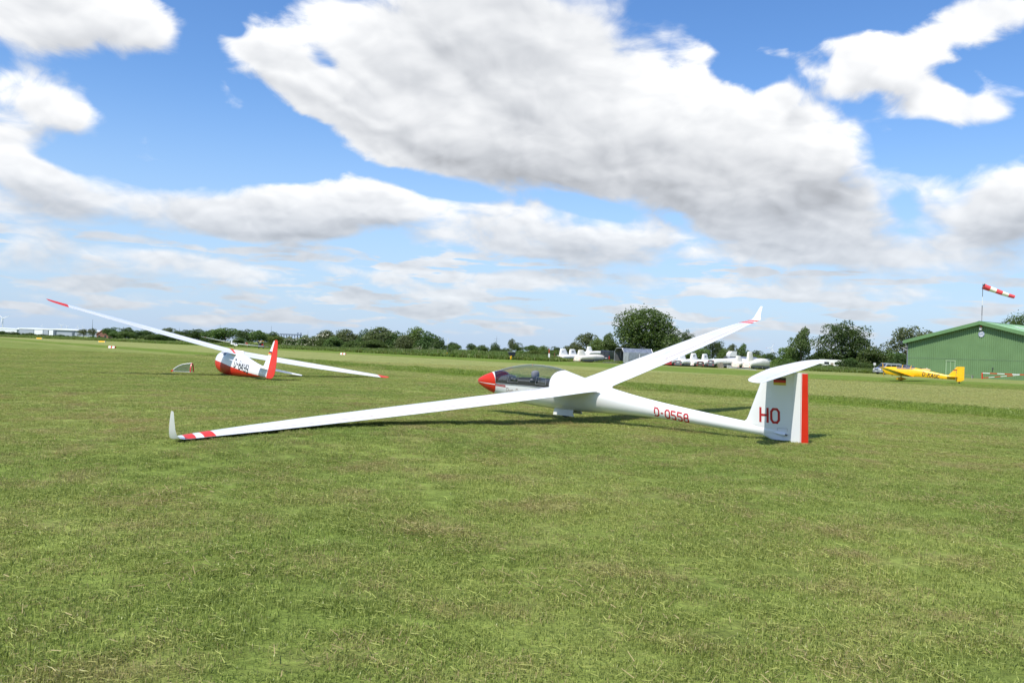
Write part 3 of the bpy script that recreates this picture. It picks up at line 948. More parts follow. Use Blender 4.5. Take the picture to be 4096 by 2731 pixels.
    for s0 in (.98, 1.66):                                      # red yaw strings on the canopy
        yw = MB()
        yw.tube([fus(s0, R_(90), .006), fus(s0 + .04, R_(84), .010), fus(s0 + .09, R_(74), .012)], .0035, 5)
        yw.build('yaw_string', RED, can)
    # wings
    st_ = [(.24, .60, 1.36, .80, .12), (.40, .49, 1.14, .803, .135), (.60, .475, 1.075, .813, .14), (1.5, .49, 1.05, .872, .14), (3.5, .53, .985, 1.01, .135), (5.5, .56, .90, 1.155, .13), (7.3, .555, .765, 1.29, .125),
           (8.4, .50, .62, 1.377, .12), (9.1, .42, .48, 1.437, .115), (9.55, .33, .38, 1.478, .11), (9.78, .25, .32, 1.505, .11), (9.87, .205, .285, 1.535, .11)]
    for side in (1, -1):
        wg = Wing(st_, side)
        m = MB()
        spans = [.24, .32, .40, .5, .6, .8, 1.1, 1.5, 2.2, 3.0, 3.8, 4.6, 5.4, 6.2, 7.0, 7.7, 8.3, 8.7, 9.1, 9.35, 9.55, 9.7, 9.78, 9.83, 9.87]
        m.loft(wg.shell(spans))
        wo_ = m.build('wing', WHITE, g, smooth=50)
        if side > 0:
            tag(wo_, 'near wing with its tip on the grass')
        else:
            tag(wo_, 'far wing lifted off the ground')
        # winglet
        wl = MB()
        base = wg.pt(9.87, 0, True); xb = base.x; zb = 1.535
        secs = []
        for k, (dz, dy, xl, ch) in enumerate(((0, 0, 0, .285), (.05, .026, -.04, .215), (.13, .042, -.085, .175), (.23, .056, -.14, .14), (.33, .068, -.20, .105), (.395, .074, -.24, .075), (.408, .076, -.255, .045))):
            sec = []
            for c_, y_ in AIRF:
                sec.append((xb + xl - c_ * ch, side * (9.87 + dy + .10 * ch * y_ * .5), zb + dz - (.07 * ch * y_ if k == 0 else 0)))
            for c_, y_ in reversed(AIRF[1:-1]):
                sec.append((xb + xl - c_ * ch, side * (9.87 + dy - .10 * ch * y_ * .5), zb + dz + (.07 * ch * y_ if k == 0 else 0)))
            secs.append(sec)
        wl.loft(secs)
        wl.build('winglet', WHITE, wo_, smooth=60)
        # two red bands near the tip, curved like the photograph's
        def bandrow(y):
            return [(y + .07 * c + .05 * c * c, c) for c in (0.0, .006, .025, .07, .15, .28, .42, .58, .74, .88, .995)]
        for y0, y1 in ((9.16, 9.35), (9.48, 9.66)):
            b = MB()
            rows = [bandrow(y0 + (y1 - y0) * k / 4) for k in range(5)]
            b.grid(wg.patch(rows, .0022))
            b.build('tip_band', RED, wo_, smooth=True)
        # trailing edge flap: own slab, hinge gap shown by a seam strip
        al = MB()
        sp_ = span_steps(3.55, 8.95, 14)
        al.grid(wg.patch([[(y, .80 + .195 * k / 4) for k in range(5)] for y in sp_], .0016))
        al.build('aileron', WHITE, wo_, smooth=True)
        sm = MB()
        sm.grid(wg.patch([[(y, .776), (y, .799)] for y in sp_], .0024))
        sm.grid(wg.patch([[(3.53, c), (3.55, c)] for c in (.79, .85, .92, .99)], .0024))
        sm.grid(wg.patch([[(6.35, c), (6.365, c)] for c in (.79, .85, .92, .99)], .0024))
        sm.build('hinge_seam', SEAM, wo_)
        ab = MB()
        ab.grid(wg.patch([[(y, .50), (y, .503)] for y in span_steps(2.9, 4.4, 4)], .002)); ab.grid(wg.patch([[(y, .525), (y, .528)] for y in span_steps(2.9, 4.4, 4)], .002))
        ab.build('airbrake_cap', GAP, wo_)
    # fin
    fn = MB()
    def fin_sec(z, s0, s1, th):
        sec = []
        ch = s1 - s0
        for c_, y_ in AIRF[:-2]:
            sec.append((X(s0 + c_ * ch / .74), th * y_, z))
        for c_, y_ in reversed(AIRF[1:-2]):
            sec.append((X(s0 + c_ * ch / .74), -th * y_, z))
        return sec
    def fin_le(z):
        return smooth_tab([(.10, 7.6), (.20, 7.3), (.30, 6.95), (.36, 7.03), (.42, 7.12), (.60, 7.20), (1.0, 7.36), (1.43, 7.53), (1.52, 7.57)], z)[0]
    def hinge(z):
        return 8.055 + .075 * (z - .1) / 1.35
    zs = [.10, .22, .32, .38, .44, .52, .65, .85, 1.05, 1.25, 1.40, 1.47]
    fn.loft([fin_sec(z, fin_le(z), hinge(z) + .0, .075 - .012 * (z - .4)) for z in zs])
    fn.build('fin', WHITE, g, smooth=50)
    def fin_y(s, z):
        ch = hinge(z) - fin_le(z)
        c_ = (s - fin_le(z)) / ch * .74
        for (a, ya), (b, yb) in zip(AIRF, AIRF[1:]):
            if c_ <= b:
                return (.075 - .012 * (z - .4)) * (ya + (yb - ya) * (c_ - a) / (b - a))
        return .03
    # rudder hangs on the hinge, turned a little to the left
    def rud(z, k, side, off=0.0):
        s0 = hinge(z) + .004; s1 = L + .0
        th = .044 * (1 - k) ** .8 + .003
        s = s0 + (s1 - s0) * k
        defl = math.tan(R_(5)) * (s - s0)
        return Vector((X(s), defl + side * (th + off), z))
    rd = MB()
    zr = [.055, .075, .3, .6, .9, 1.2, 1.40, 1.435]
    ks = [0, .2, .4, .6, .8, 1.0]
    rd.loft([[rud(z, k, 1) for k in ks] + [rud(z, k, -1) for k in reversed(ks)] for z in zr])
    ro = rd.build('rudder', WHITE, g, smooth=40)
    b = MB()
    for sd in (1, -1):
        b.grid([[rud(z, k, sd, .0025) for k in (.60, .72, .86, 1.0)] for z in zr])
    b.grid([[rud(z, 1.0, 1, .0025) + Vector((-.002, 0, 0)), rud(z, 1.0, -1, .0025) + Vector((-.002, 0, 0))] for z in zr])
    b.build('trailing_band', RED, ro)
    b = MB()
    for sd in (1, -1):
        b.grid([[rud(z, k, sd, .002) for k in (.535, .555)] for z in zr])
    b.build('pinstripe', DKRED, ro)
    # tailplane on top of the fin
    tz = 1.475
    ts = [(0.0, 7.60, .61, tz, .10), (.5, 7.645, .56, tz, .10), (1.0, 7.71, .49, tz, .10), (1.35, 7.795, .40, tz, .10), (1.52, 7.89, .29, tz, .10), (1.60, 7.98, .19, tz, .10), (1.625, 8.05, .10, tz, .10)]
    ts = [(a, X(b_), c, z, t) for a, b_, c, z, t in ts]
    tp = MB()
    for sd in (1, -1):
        wg = Wing(ts, sd)
        tp.loft(wg.shell([0.0, .1, .25, .5, .75, 1.0, 1.2, 1.35, 1.45, 1.52, 1.57, 1.60, 1.625]))
    to = tp.build('tailplane', WHITE, g, smooth=50)
    ev = MB()
    for sd in (1, -1):
        wg = Wing(ts, sd)
        ev.grid(wg.patch([[(y, .735), (y, .747)] for y in span_steps(.08, 1.55, 8)], .0016))
    ev.build('elevator_seam', GAP, to)
    fr2 = MB()
    fr2.loft([[(X(s) , y * wd, z) for y, z in ((-1, tz - .045), (-1, tz + .0), (-.5, tz + .022), (.5, tz + .022), (1, tz + .0), (1, tz - .045))] for s, wd in ((7.63, .006), (7.72, .04), (7.9, .05), (8.08, .045), (8.11, .03))])
    fr2.build('tailplane_fairing', WHITE, g, smooth=50)
    # little cone fairing and access door low on the fin
    cf = MB()
    y0 = .062
    cf.tube([(X(7.66), y0 - .01, .245), (X(7.78), y0 + .008, .235), (X(7.92), y0 + .015, .222), (X(7.96), y0 + .015, .218)], [.004, .02, .03, .03], 12)
    cfo = cf.build('cone_fairing', WHITE, g, smooth=50)
    d = MB(); d.tube([(X(7.95), y0 + .015, .219), (X(8.0), y0 + .015, .214)], .014, 10); d.build('tail_skid_bolt', DARKM, cfo)
    dr = MB()
    pts = [(7.80, .285), (7.80, .335), (7.99, .335), (7.99, .275)]
    for a, b_ in zip(pts, pts[1:]):
        dr.tube([(X(a[0]), fin_y(a[0], a[1]) + .002, a[1]), (X(b_[0]), fin_y(b_[0], b_[1]) + .002, b_[1])], .003, 4)
    dr.build('access_door_seam', GAP, g)
    tw = MB(); tw.disc_y((X(7.75), 0, .085), .075, .05, 18); tw.build('tail_wheel', RUBBER, g, smooth=40)
    # lettering and flag, on both sides of the tail
    for sd in (1, -1):
        def on_boom(u, v, l, sd=sd):
            s = (5.10 + u) if sd > 0 else (5.94 - u)
            zb, zw, zt, hw = smooth_tab(FT, s)
            z = zw - .105 + v - .012 * (u - .4)
            k = max(-.97, min(.97, (z - zw) / (zt - zw if z > zw else zw - zb)))
            th = math.asin(k)
            p = fus(s, th, .003 + .0006 * l)
            return Vector((p.x, sd * p.y, p.z))
        lettering('D-0558', .17, .098, .047, .031, on_boom).build('registration_lettering', DKRED, g)
        def on_fin(u, v, l, sd=sd):
            s = (7.455 + u) if sd > 0 else (7.86 - u)
            z = .44 + v
            return Vector((X(s), sd * (fin_y(s, z) + .003 + .0006 * l), z))
        lettering('HO', .265, .15, .075, .046, on_fin).build('fin_lettering', DKRED, g)
        fg = MB()
        for i, (za, zb_) in enumerate(((1.285, 1.335), (1.235, 1.285), (1.185, 1.235))):
            rows = [[Vector((X(s), sd * (fin_y(s, z) + .003), z)) for s in span_steps(7.73, 7.975, 4)] for z in (za, zb_)]
            fg.grid(rows, mi=i)
        fg.build('national_flag', [BLACK, DKRED, GOLD], g)
    def on_nose(u, v, l):
        s = 1.06 + u
        zb, zw, zt, hw = smooth_tab(FT, s)
        z = zw - .155 + v - .03 * u
        th = math.asin(max(-.97, (z - zw) / (zw - zb)))
        return fus(s, th, .003 + .0006 * l)
    tag(lettering('Duo Discus', .085, .062, .030, .009, on_nose, shear=.25).build('side_script', SEAM, g), kind='stuff')
    # undercarriage
    wh = MB(); wh.disc_y((X(2.62), 0, .23), .16, .13, 26); wo2 = wh.build('main_wheel', RUBBER, g, smooth=40)
    rm = MB(); rm.disc_y((X(2.62), 0, .23), .09, .14, 18); rm.build('wheel_rim', ALU, wo2, smooth=40)
    for sd in (1, -1):
        gd = MB()
        x0, x1 = X(2.38), X(2.93)
        rows = [[Vector((x, sd * (.13 + .012 * k), z + .10)) for x in (x0 + dx, (x0 + x1) / 2, x1 - dx2)] for k, (z, dx, dx2) in enumerate(((.20, .0, .0), (.18, .0, .0), (.16, .0, .0), (.11, .01, .0), (.04, .02, .03)))]
        gd.grid(rows); gd.grid([[p + Vector((0, -sd * .012, 0)) for p in r] for r in rows], flip=True)
        for i in range(len(rows) - 1):
            for e in (0, -1):
                a, b_ = rows[i][e], rows[i + 1][e]; q = Vector((0, -sd * .012, 0))
                gd.add([a, b_, b_ + q, a + q], [(0, 1, 2, 3)])
        gd.add([rows[-1][0], rows[-1][-1], rows[-1][-1] + Vector((0, -sd * .012, 0)), rows[-1][0] + Vector((0, -sd * .012, 0))], [(0, 1, 2, 3)])
        gd.build('gear_door', PALEW, g)
    return g
glider_large()

# ================================================================== OLDER GLIDER WITH THE RED BELLY (D-8499)
def glider_old():
    g = thing('glider', 'older white glider with red belly and red rudder, D-8499 on its side', 'glider',
              (-12.567, 38.521, 0.0), (0.185, -0.01, 2.224))
    SW = 2.2
    X = lambda s: SW - s
    FT = [(0, .60, .62, .64, .01), (.08, .45, .62, .78, .13), (.25, .30, .63, .92, .22), (.5, .17, .63, 1.02, .285), (.9, .08, .62, 1.10, .32), (1.3, .035, .61, 1.13, .335), (1.7, .02, .60, 1.13, .335), (2.2, .015, .58, 1.13, .325),
          (2.8, .03, .55, 1.10, .295), (3.4, .06, .51, .985, .25), (4.0, .085, .46, .86, .205), (4.7, .11, .41, .74, .16), (5.4, .13, .37, .64, .115), (6.0, .145, .345, .575, .075), (6.31, .15, .33, .545, .035)]
    def fus(s, th, off=0.0):
        zb, zw, zt, hw = smooth_tab(FT, s)
        c, sn = math.cos(th), math.sin(th)
        sc = lambda v: math.copysign(abs(v) ** .88, v)
        return Vector((X(s), hw * sc(c) + off * c, zw + (zt - zw if sn > 0 else zw - zb) * sc(sn) + off * sn))
    ss_ = [.0, .03, .08, .15, .25, .37, .5, .7, .9, 1.1, 1.3, 1.5, 1.7, 1.95, 2.2, 2.5, 2.8, 3.1, 3.4, 3.7, 4.0, 4.35, 4.7, 5.05, 5.4, 5.7, 6.0, 6.2, 6.31]
    bl = lambda s: R_(lerp_tab([(0, -2), (1.5, -7), (3.5, -22), (5.2, -40), (6.31, -62)], s)[0])
    upt = lambda s: [bl(s) + (math.pi - 2 * bl(s)) * k / 20 for k in range(21)]
    dnt = lambda s: [math.pi - bl(s) + (math.pi + 2 * bl(s)) * k / 12 for k in range(13)]
    m = MB(); m.grid([[fus(s, t) for t in upt(s)] for s in ss_]); fo = m.build('fuselage', WHITE, g, smooth=True)
    m = MB(); m.grid([[fus(s, t) for t in dnt(s)] for s in ss_]); m.build('belly', RED, g, smooth=True)
    co = MB()                                                   # dark patch on the skin stands in for the shaded open cockpit, canopy off
    co.grid([[fus(s, R_(a), .004) for a in (40, 60, 80, 100, 120, 140)] for s in span_steps(.95, 1.5, 5)])
    co.build('cockpit_dark_patch', DARKIN, g)
    co = MB(); co.grid([[fus(s, R_(a), .006) for a in (26, 32, 38, 44)] for s in span_steps(1.35, 1.68, 4)]); co.build('side_window', CARGLASS, g)
    py = MB()
    py.loft([[(X(s), y * hw, z) for y, z in ((-1, 1.0), (-.9, 1.16), (.9, 1.16), (1, 1.0))] for s, hw in ((1.62, .02), (1.8, .14), (2.3, .2), (2.8, .16), (3.1, .03))])
    py.build('wing_pylon', WHITE, g, smooth=40)
    H = 7.915
    st = [(0.0, X(1.62), 1.25, 1.135, .13), (.6, X(1.62), 1.25, 1.15, .13), (2.5, X(1.62), 1.23, 1.24, .13), (4.2, X(1.635), 1.16, 1.33, .125), (5.6, X(1.67), .97, 1.405, .12), (7.0, X(1.73), .72, 1.48, .115), (7.6, X(1.79), .56, 1.515, .11), (7.84, X(1.88), .40, 1.53, .10), (7.915, X(2.02), .18, 1.535, .09)]
    for side in (1, -1):
        wg = Wing(st, side, .155)
        t0 = 7.12 if side > 0 else 7.36
        m = MB()
        m.loft(wg.shell([.0, .3, .6, 1.2, 2.0, 3.0, 4.0, 4.6, 5.3, 6.0, 6.6, 7.0, t0]))
        wo_ = m.build('wing', WHITE, g, smooth=50)
        tag(wo_, 'raised wing' if side > 0 else 'wing resting on the grass')
        m = MB(); m.loft(wg.shell([t0, 7.45, 7.6, 7.75, 7.84, 7.89, 7.915])); m.build('wing_tip', RED, wo_, smooth=50)
        m = MB(); m.grid(wg.patch([[(y, .74), (y, .755)] for y in span_steps(3.9, 6.95, 6)], .002)); m.build('hinge_seam', GAP, wo_)
        m = MB(); m.grid(wg.patch([[(y, .757 + .238 * k) for k in (0, .5, 1)] for y in span_steps(4.0, 6.9, 6)], .004)); m.build('aileron', WHITE, wo_, smooth=True)
        m = MB(); m.grid(wg.patch([[(.30 if side > 0 else .16, c) for c, _ in AIRF[:-1]], [(0, c) for c, _ in AIRF[:-1]]], .003)); m.build('centre_panel', RED, wo_, smooth=True)
    # fin and rudder
    L = 6.82
    fn = MB()
    def sec(z, s0, s1, th, n0=0.0):
        return [(X(s0 + (s1 - s0) * k), th * q, z) for k, q in ((0, 0), (.12, .6), (.35, 1), (.7, 1), (1, .8))] + [(X(s0 + (s1 - s0) * k), -th * q, z) for k, q in ((1, .8), (.7, 1), (.35, 1), (.12, .6))]
    def le(z): return smooth_tab([(.4, 5.35), (.55, 5.62), (.8, 5.78), (1.5, 6.12), (1.66, 6.2), (1.74, 6.3)], z)[0]
    def hg(z): return 6.33 + .04 * (z - .2) / 1.5
    fn.loft([sec(z, le(z), hg(z), .055 - .02 * z / 1.7) for z in (.45, .55, .7, .9, 1.1, 1.3, 1.5, 1.62, 1.70)])
    fo = fn.build('fin', WHITE, g, smooth=40)
    rd = MB()
    def te(z): return smooth_tab([(.14, 6.76), (.2, 6.96), (.3, 7.03), (.8, 6.97), (1.4, 6.74), (1.64, 6.63), (1.74, 6.53)], z)[0]
    rd.loft([[(X(hg(z) + .01), q * .04, z) for q in (-1, 1)] + [(X(te(z)), q * .006, z) for q in (1, -1)] for z in (.13, .2, .3, .5, .8, 1.1, 1.4, 1.6, 1.70, 1.735)])
    rd.build('rudder', RED, g, smooth=40)
    for sd in (1, -1):
        fg = MB()
        for i, (za, zb) in enumerate(((1.20, 1.25), (1.15, 1.20), (1.10, 1.15))):
            fg.grid([[Vector((X(s), sd * .056, z)) for s in (le(z) + .10, hg(z) - .0)] for z in (za, zb)], mi=i)
        fg.build('national_flag', [BLACK, RED, GOLD], fo)
    # tailplane low on the fin
    ts = [(0.0, X(5.62), .70, .577, .09), (.8, X(5.70), .58, .577, .09), (1.4, X(5.80), .42, .577, .09), (1.54, X(5.88), .30, .577, .09), (1.58, X(5.98), .15, .577, .09)]
    for sd in (1, -1):
        wg = Wing(ts, sd, .13)
        m = MB(); m.loft(wg.shell([0.0, .3, .8, 1.2, 1.4, 1.5, 1.55, 1.58])); to = m.build('tailplane', WHITE, g, smooth=50)
        m = MB(); m.grid(wg.patch([[(y, .60), (y, .62)] for y in (.1, .5, 1.0, 1.4)], .002)); m.build('elevator_seam', GAP, to)
    for sd in (1, -1):
        def on(u, v, l, sd=sd):
            s = 3.02 + u if sd > 0 else 4.62 - u
            zb, zw, zt, hw = smooth_tab(FT, s)
            z = zw - .12 + v + (-.05 * u if sd > 0 else .05 * (u - 1.6))
            th = math.asin(max(-.97, min(.97, (z - zw) / (zt - zw if z > zw else zw - zb))))
            p = fus(s, th, .004 + .0008 * l)
            return Vector((p.x, sd * p.y, p.z))
        lettering('D-8499', .30, .185, .085, .055, on).build('registration_lettering', BLACK, g)
    wh = MB(); wh.disc_y((X(2.35), 0, .11), .14, .1, 18); wh.build('main_wheel', RUBBER, g, smooth=40)
    return g
glider_old()

# its canopy, lying on the grass
def canopy_ground():
    p0 = gnd(690, 40.6); p1 = gnd(770, 40.6)
    d = (p1 - p0); L = d.length * 1.03
    g = thing('glider_canopy', 'clear canopy in a red frame set down on the grass left of the red-bellied glider', 'canopy', p0, (0, 0, math.atan2(d.y, d.x)))
    hw = .20
    prof = [(0, .03), (.12, .16), (.28, .27), (.48, .345), (.7, .39), (.93, .41)]
    m = MB()
    rows = []
    for k, (x, h) in enumerate(prof):
        w_ = hw * min(1, .35 + 1.2 * x)
        rows.append([(x * L, w_ * math.cos(t), .02 + h * math.sin(t)) for t in [R_(a) for a in range(0, 181, 12)]])
    m.grid(rows); m.build('perspex', glass('scratched_perspex', (.78, .82, .82), .8), g, smooth=True)
    m = MB(); m.tube([(x * L, 0, .025 + h) for x, h in prof], .02, 6); m.build('top_rail', PALEW, g)
    m = MB()
    m.loft([[(.93 * L + dx, hw * 1.02 * math.cos(t) * q, .02 + .41 * math.sin(t) * q) for t in [R_(a) for a in range(0, 181, 15)]] for dx, q in ((-.02, 1.03), (.03, 1.03), (.03, .94), (-.02, .94), (-.02, 1.03))], cap=False)
    m.build('rear_hoop', DKRED, g)
    for sd in (1, -1):
        m = MB(); m.tube([(x * L, sd * hw * min(1, .35 + 1.2 * x), .022) for x, h in prof], .018, 6); m.build('sill_rail', GREYM, g)
    m = MB(); m.tube([(-.01 * L, -.1, .03), (.02 * L, 0, .06), (-.01 * L, .1, .03)], .045, 8); m.build('front_fitting', RED, g)
canopy_ground()

# ================================================================== GLIDER FAR BACK BY THE HEDGE
def glider_far():
    c = gnd(938, 193)
    g = thing('glider', 'white T-tailed glider parked far back near the hedge beside a golf cart', 'glider', c, (-0.12, 0, R_(-60)))
    m = MB()
    m.loft([[(x, hw * math.cos(t), zc + hh * math.sin(t)) for t in [R_(a) for a in range(0, 360, 30)]] for x, zc, hh, hw in ((2.4, .65, .02, .02), (2.2, .65, .16, .14), (1.6, .68, .33, .27), (.6, .72, .42, .32), (-.4, .78, .32, .25), (-1.5, .82, .17, .13), (-3.0, .84, .13, .10), (-4.3, .85, .11, .07))])
    m.build('fuselage', WHITE, g, smooth=50)
    st = [(0, .35, .95, 1.0, .13), (3, .33, .85, 1.13, .13), (6, .22, .6, 1.3, .12), (7.5, .05, .35, 1.4, .1)]
    for sd in (1, -1):
        m = MB(); m.loft(Wing(st, sd).shell([0, 1.5, 3, 4.5, 6, 7.0, 7.5])); wo_ = m.build('wing', WHITE, g, smooth=50)
        m = MB(); m.grid(Wing(st, sd).patch([[(y, c_) for c_ in (.02, .2, .5, .95)] for y in (6.5, 6.8)], .01)); m.build('tip_band', RED, wo_)
    m = MB(); m.loft([[(x0, -.04, z), (x0, .04, z), (x1, .03, z), (x1, -.03, z)] for x0, x1, z in ((-3.5, -4.5, .8), (-3.9, -4.6, 1.6), (-4.0, -4.65, 2.0))]); m.build('fin', WHITE, g)
    ts = [(0, -3.95, .6, 2.02, .1), (1.3, -4.15, .4, 2.02, .1), (1.5, -4.3, .25, 2.02, .1)]
    for sd in (1, -1):
        m = MB(); m.loft(Wing(ts, sd).shell([0, .6, 1.3, 1.5])); m.build('tailplane', WHITE, g, smooth=50)
    m = MB(); m.grid([[(x, y, z) for y, z in ((-.3, .8), (-.2, 1.05), (0, 1.16), (.2, 1.05), (.3, .8))] for x in (.5, 1.0, 1.5, 1.9)]); m.build('canopy', CARGLASS, g, smooth=True)
    m = MB(); m.disc_y((.1, 0, .2), .2, .12, 14); m.build('main_wheel', RUBBER, g)
glider_far()

# ================================================================== YELLOW MOTOR GLIDER (D-KAGC)
def motor_plane():
    D = 90.0
    S = 1.07
    nose = gnd(3527, D + 2.6); tail = gnd(3856, D - 2.6)
    mid = nose.lerp(tail, .40)
    hd = (nose - tail)
    g = thing('motor_glider', 'yellow low-wing motor glider D-KAGC parked in front of the green hangar', 'airplane', mid, (0, 0, math.atan2(hd.y, hd.x)), scale=S)
    LG = hd.length / S
    X = lambda s: .40 * LG - s * LG                              # s: 0 nose .. 1 rudder edge
    FT = [(.035, .74, 1.28, .20), (.06, .62, 1.32, .28), (.12, .55, 1.34, .33), (.19, .50, 1.35, .36), (.27, .47, 1.30, .37), (.36, .46, 1.36, .36), (.42, .46, 1.33, .34), (.55, .44, 1.14, .26), (.7, .39, .90, .18), (.82, .35, .72, .11), (.90, .32, .62, .06)]
    def sec(s):
        zb, zt, hw = smooth_tab(FT, s)
        return [(X(s), hw * y, zb + (zt - zb) * z) for y, z in ((-.75, 0), (-1, .18), (-1, .62), (-.82, .86), (-.4, 1), (.4, 1), (.82, .86), (1, .62), (1, .18), (.75, 0))]
    m = MB(); m.loft([sec(s) for s in (.035, .06, .12, .19, .27, .36, .42, .55, .7, .82, .90)]); fo = m.build('fuselage', YELLOW, g, smooth=35)
    m = MB(); m.tube([(X(.035), 0, 1.0), (X(.015), 0, 1.0), (X(.0), 0, 1.0)], [.17, .12, .03], 12); so = m.build('propeller_spinner', YELLOW, g, smooth=True)
    for a in (70, 250):
        m = MB()
        c, s_ = math.cos(R_(a)), math.sin(R_(a))
        m.loft([[(X(.016) + dx, r * c - w_ * s_, 1.0 + r * s_ + w_ * c) for dx, w_ in ((-.02, -ww), (.02, -ww), (.02, ww), (-.02, ww))] for r, ww in ((.08, .05), (.4, .075), (.7, .045))])
        m.build('propeller_blade', YELLOW, so)
    m = MB()
    m.grid([[(X(s), hw * math.cos(t), z0 + hh * math.sin(t)) for t in [R_(a) for a in range(0, 181, 15)]] for s, hw, z0, hh in ((.19, .30, 1.18, .14), (.22, .33, 1.16, .30), (.26, .34, 1.16, .41), (.31, .34, 1.16, .43), (.37, .32, 1.16, .36), (.42, .28, 1.16, .22))])
    cn = m.build('canopy', glass('plane_perspex', (.70, .74, .76), 1.2, .28), g, smooth=True)
    for s in (.195, .265, .37):
        hw, z0, hh = {.195: (.305, 1.18, .155), .265: (.345, 1.16, .415), .37: (.325, 1.16, .365)}[s]
        m = MB(); m.tube([(X(s), hw * math.cos(t), z0 + hh * math.sin(t)) for t in [R_(a) for a in range(0, 181, 15)]], .018 if s < .2 else .026, 6); m.build('canopy_frame', YELLOW if s > .2 else GREYM, cn)
    m = MB(); m.box((X(.33), 0, 1.2), (.3, .5, .5)); m.box((X(.315), .16, 1.42), (.12, .22, .2)); m.build('seat', CUSH, g)
    # wings
    st = [(0.0, X(.215), 1.5, .60, .15), (.4, X(.215), 1.45, .61, .15), (4.0, X(.235), 1.15, .94, .14), (7.2, X(.255), .82, 1.24, .12), (7.55, X(.27), .62, 1.27, .11), (7.65, X(.29), .35, 1.27, .10)]
    for sd in (1, -1):
        wg = Wing(st, sd, .10)
        m = MB(); m.loft(wg.shell([0.0, .4, 1.5, 3, 4.5, 6, 7.0, 7.35, 7.55, 7.65])); wo_ = m.build('wing', YELLOW, g, smooth=50)
        tag(wo_, 'near wing with a dark leading edge' if sd > 0 else 'far wing')
        m = MB(); m.grid(wg.patch([[(y, c_) for c_ in (0.0, .02, .06, .10)] for y in span_steps(3.6, 7.5, 8)], .004)); m.build('leading_edge', paint('navy_strip', (.015, .017, .03), .4), wo_)  # dark navy strip along the outer leading edge
    # tail
    m = MB()
    m.loft([[(X(a), q * .05, z) for q in (-.3, .3)] + [(X(b), q * .05, z) for q in (1, -1)] for a, b, z in ((.77, .90, .55), (.82, .905, .78), (.87, .905, 1.2), (.91, .93, 1.58))])
    fo2 = m.build('fin', YELLOW, g)
    m = MB()
    m.loft([[(X(a), q * .045, z) for q in (-1, 1)] + [(X(b), q * .01, z) for q in (1, -1)] for a, b, z in ((.905, .955, .16), (.905, 1.0, .34), (.91, 1.0, .9), (.918, 1.0, 1.3), (.93, 1.0, 1.60))])
    m.build('rudder', YELLOW, g)
    for sd in (1, -1):
        fg = MB()
        for i, (za, zb) in enumerate(((1.27, 1.32), (1.22, 1.27), (1.17, 1.22))):
            fg.grid([[(X(s), sd * .055, z) for s in (.875, .915)] for z in (za, zb)], mi=i)
        fg.build('national_flag', [BLACK, RED, GOLD], fo2)
    ts = [(0, X(.80), .95, .62, .09), (1.2, X(.835), .70, .62, .09), (1.45, X(.87), .42, .62, .09)]
    for sd in (1, -1):
        m = MB(); m.loft(Wing(ts, sd).shell([0, .6, 1.2, 1.35, 1.45])); m.build('tailplane', YELLOW, g, smooth=50)
    for sd in (1, -1):
        def on(u, v, l, sd=sd):
            s = .515 + u / LG if sd > 0 else .515 + 1.75 / LG - u / LG
            zb, zt, hw = smooth_tab(FT, s)
            return Vector((X(s), sd * (hw + .004 + .001 * l), zb + (zt - zb) * .22 + v - .07 * (u if sd > 0 else 1.6 - u)))
        lettering('D-KAGC', .34, .195, .075, .06, on, shear=.2).build('registration_lettering', BLACK, g)
    for y in (.14, -.14):
        m = MB(); m.tube([(X(.25), y, .62), (X(.24), y, .25)], .035, 8); m.build('wheel_fork', YELLOW, g)
    m = MB()
    m.loft([[(X(.24) + dx, .14 * q * math.cos(t), .19 + .15 * q * math.sin(t)) for t in [R_(a) for a in range(0, 360, 30)]] for dx, q in ((.5, .05), (.42, .5), (.2, 1), (-.1, 1), (-.4, .5), (-.55, .08))]); m.build('wheel_spat', YELLOW, g, smooth=True)
    m = MB(); m.disc_y((X(.245), 0, .17), .17, .11, 16); m.build('main_wheel', RUBBER, g)
    m = MB(); m.disc_y((X(.945), 0, .09), .09, .05, 12); m.build('tail_wheel', RUBBER, g)
    m = MB(); m.tube([(X(.13), .12, .58), (X(.14), .14, .42)], .03, 6); m.build('exhaust_pipe', DARKM, g)
motor_plane()

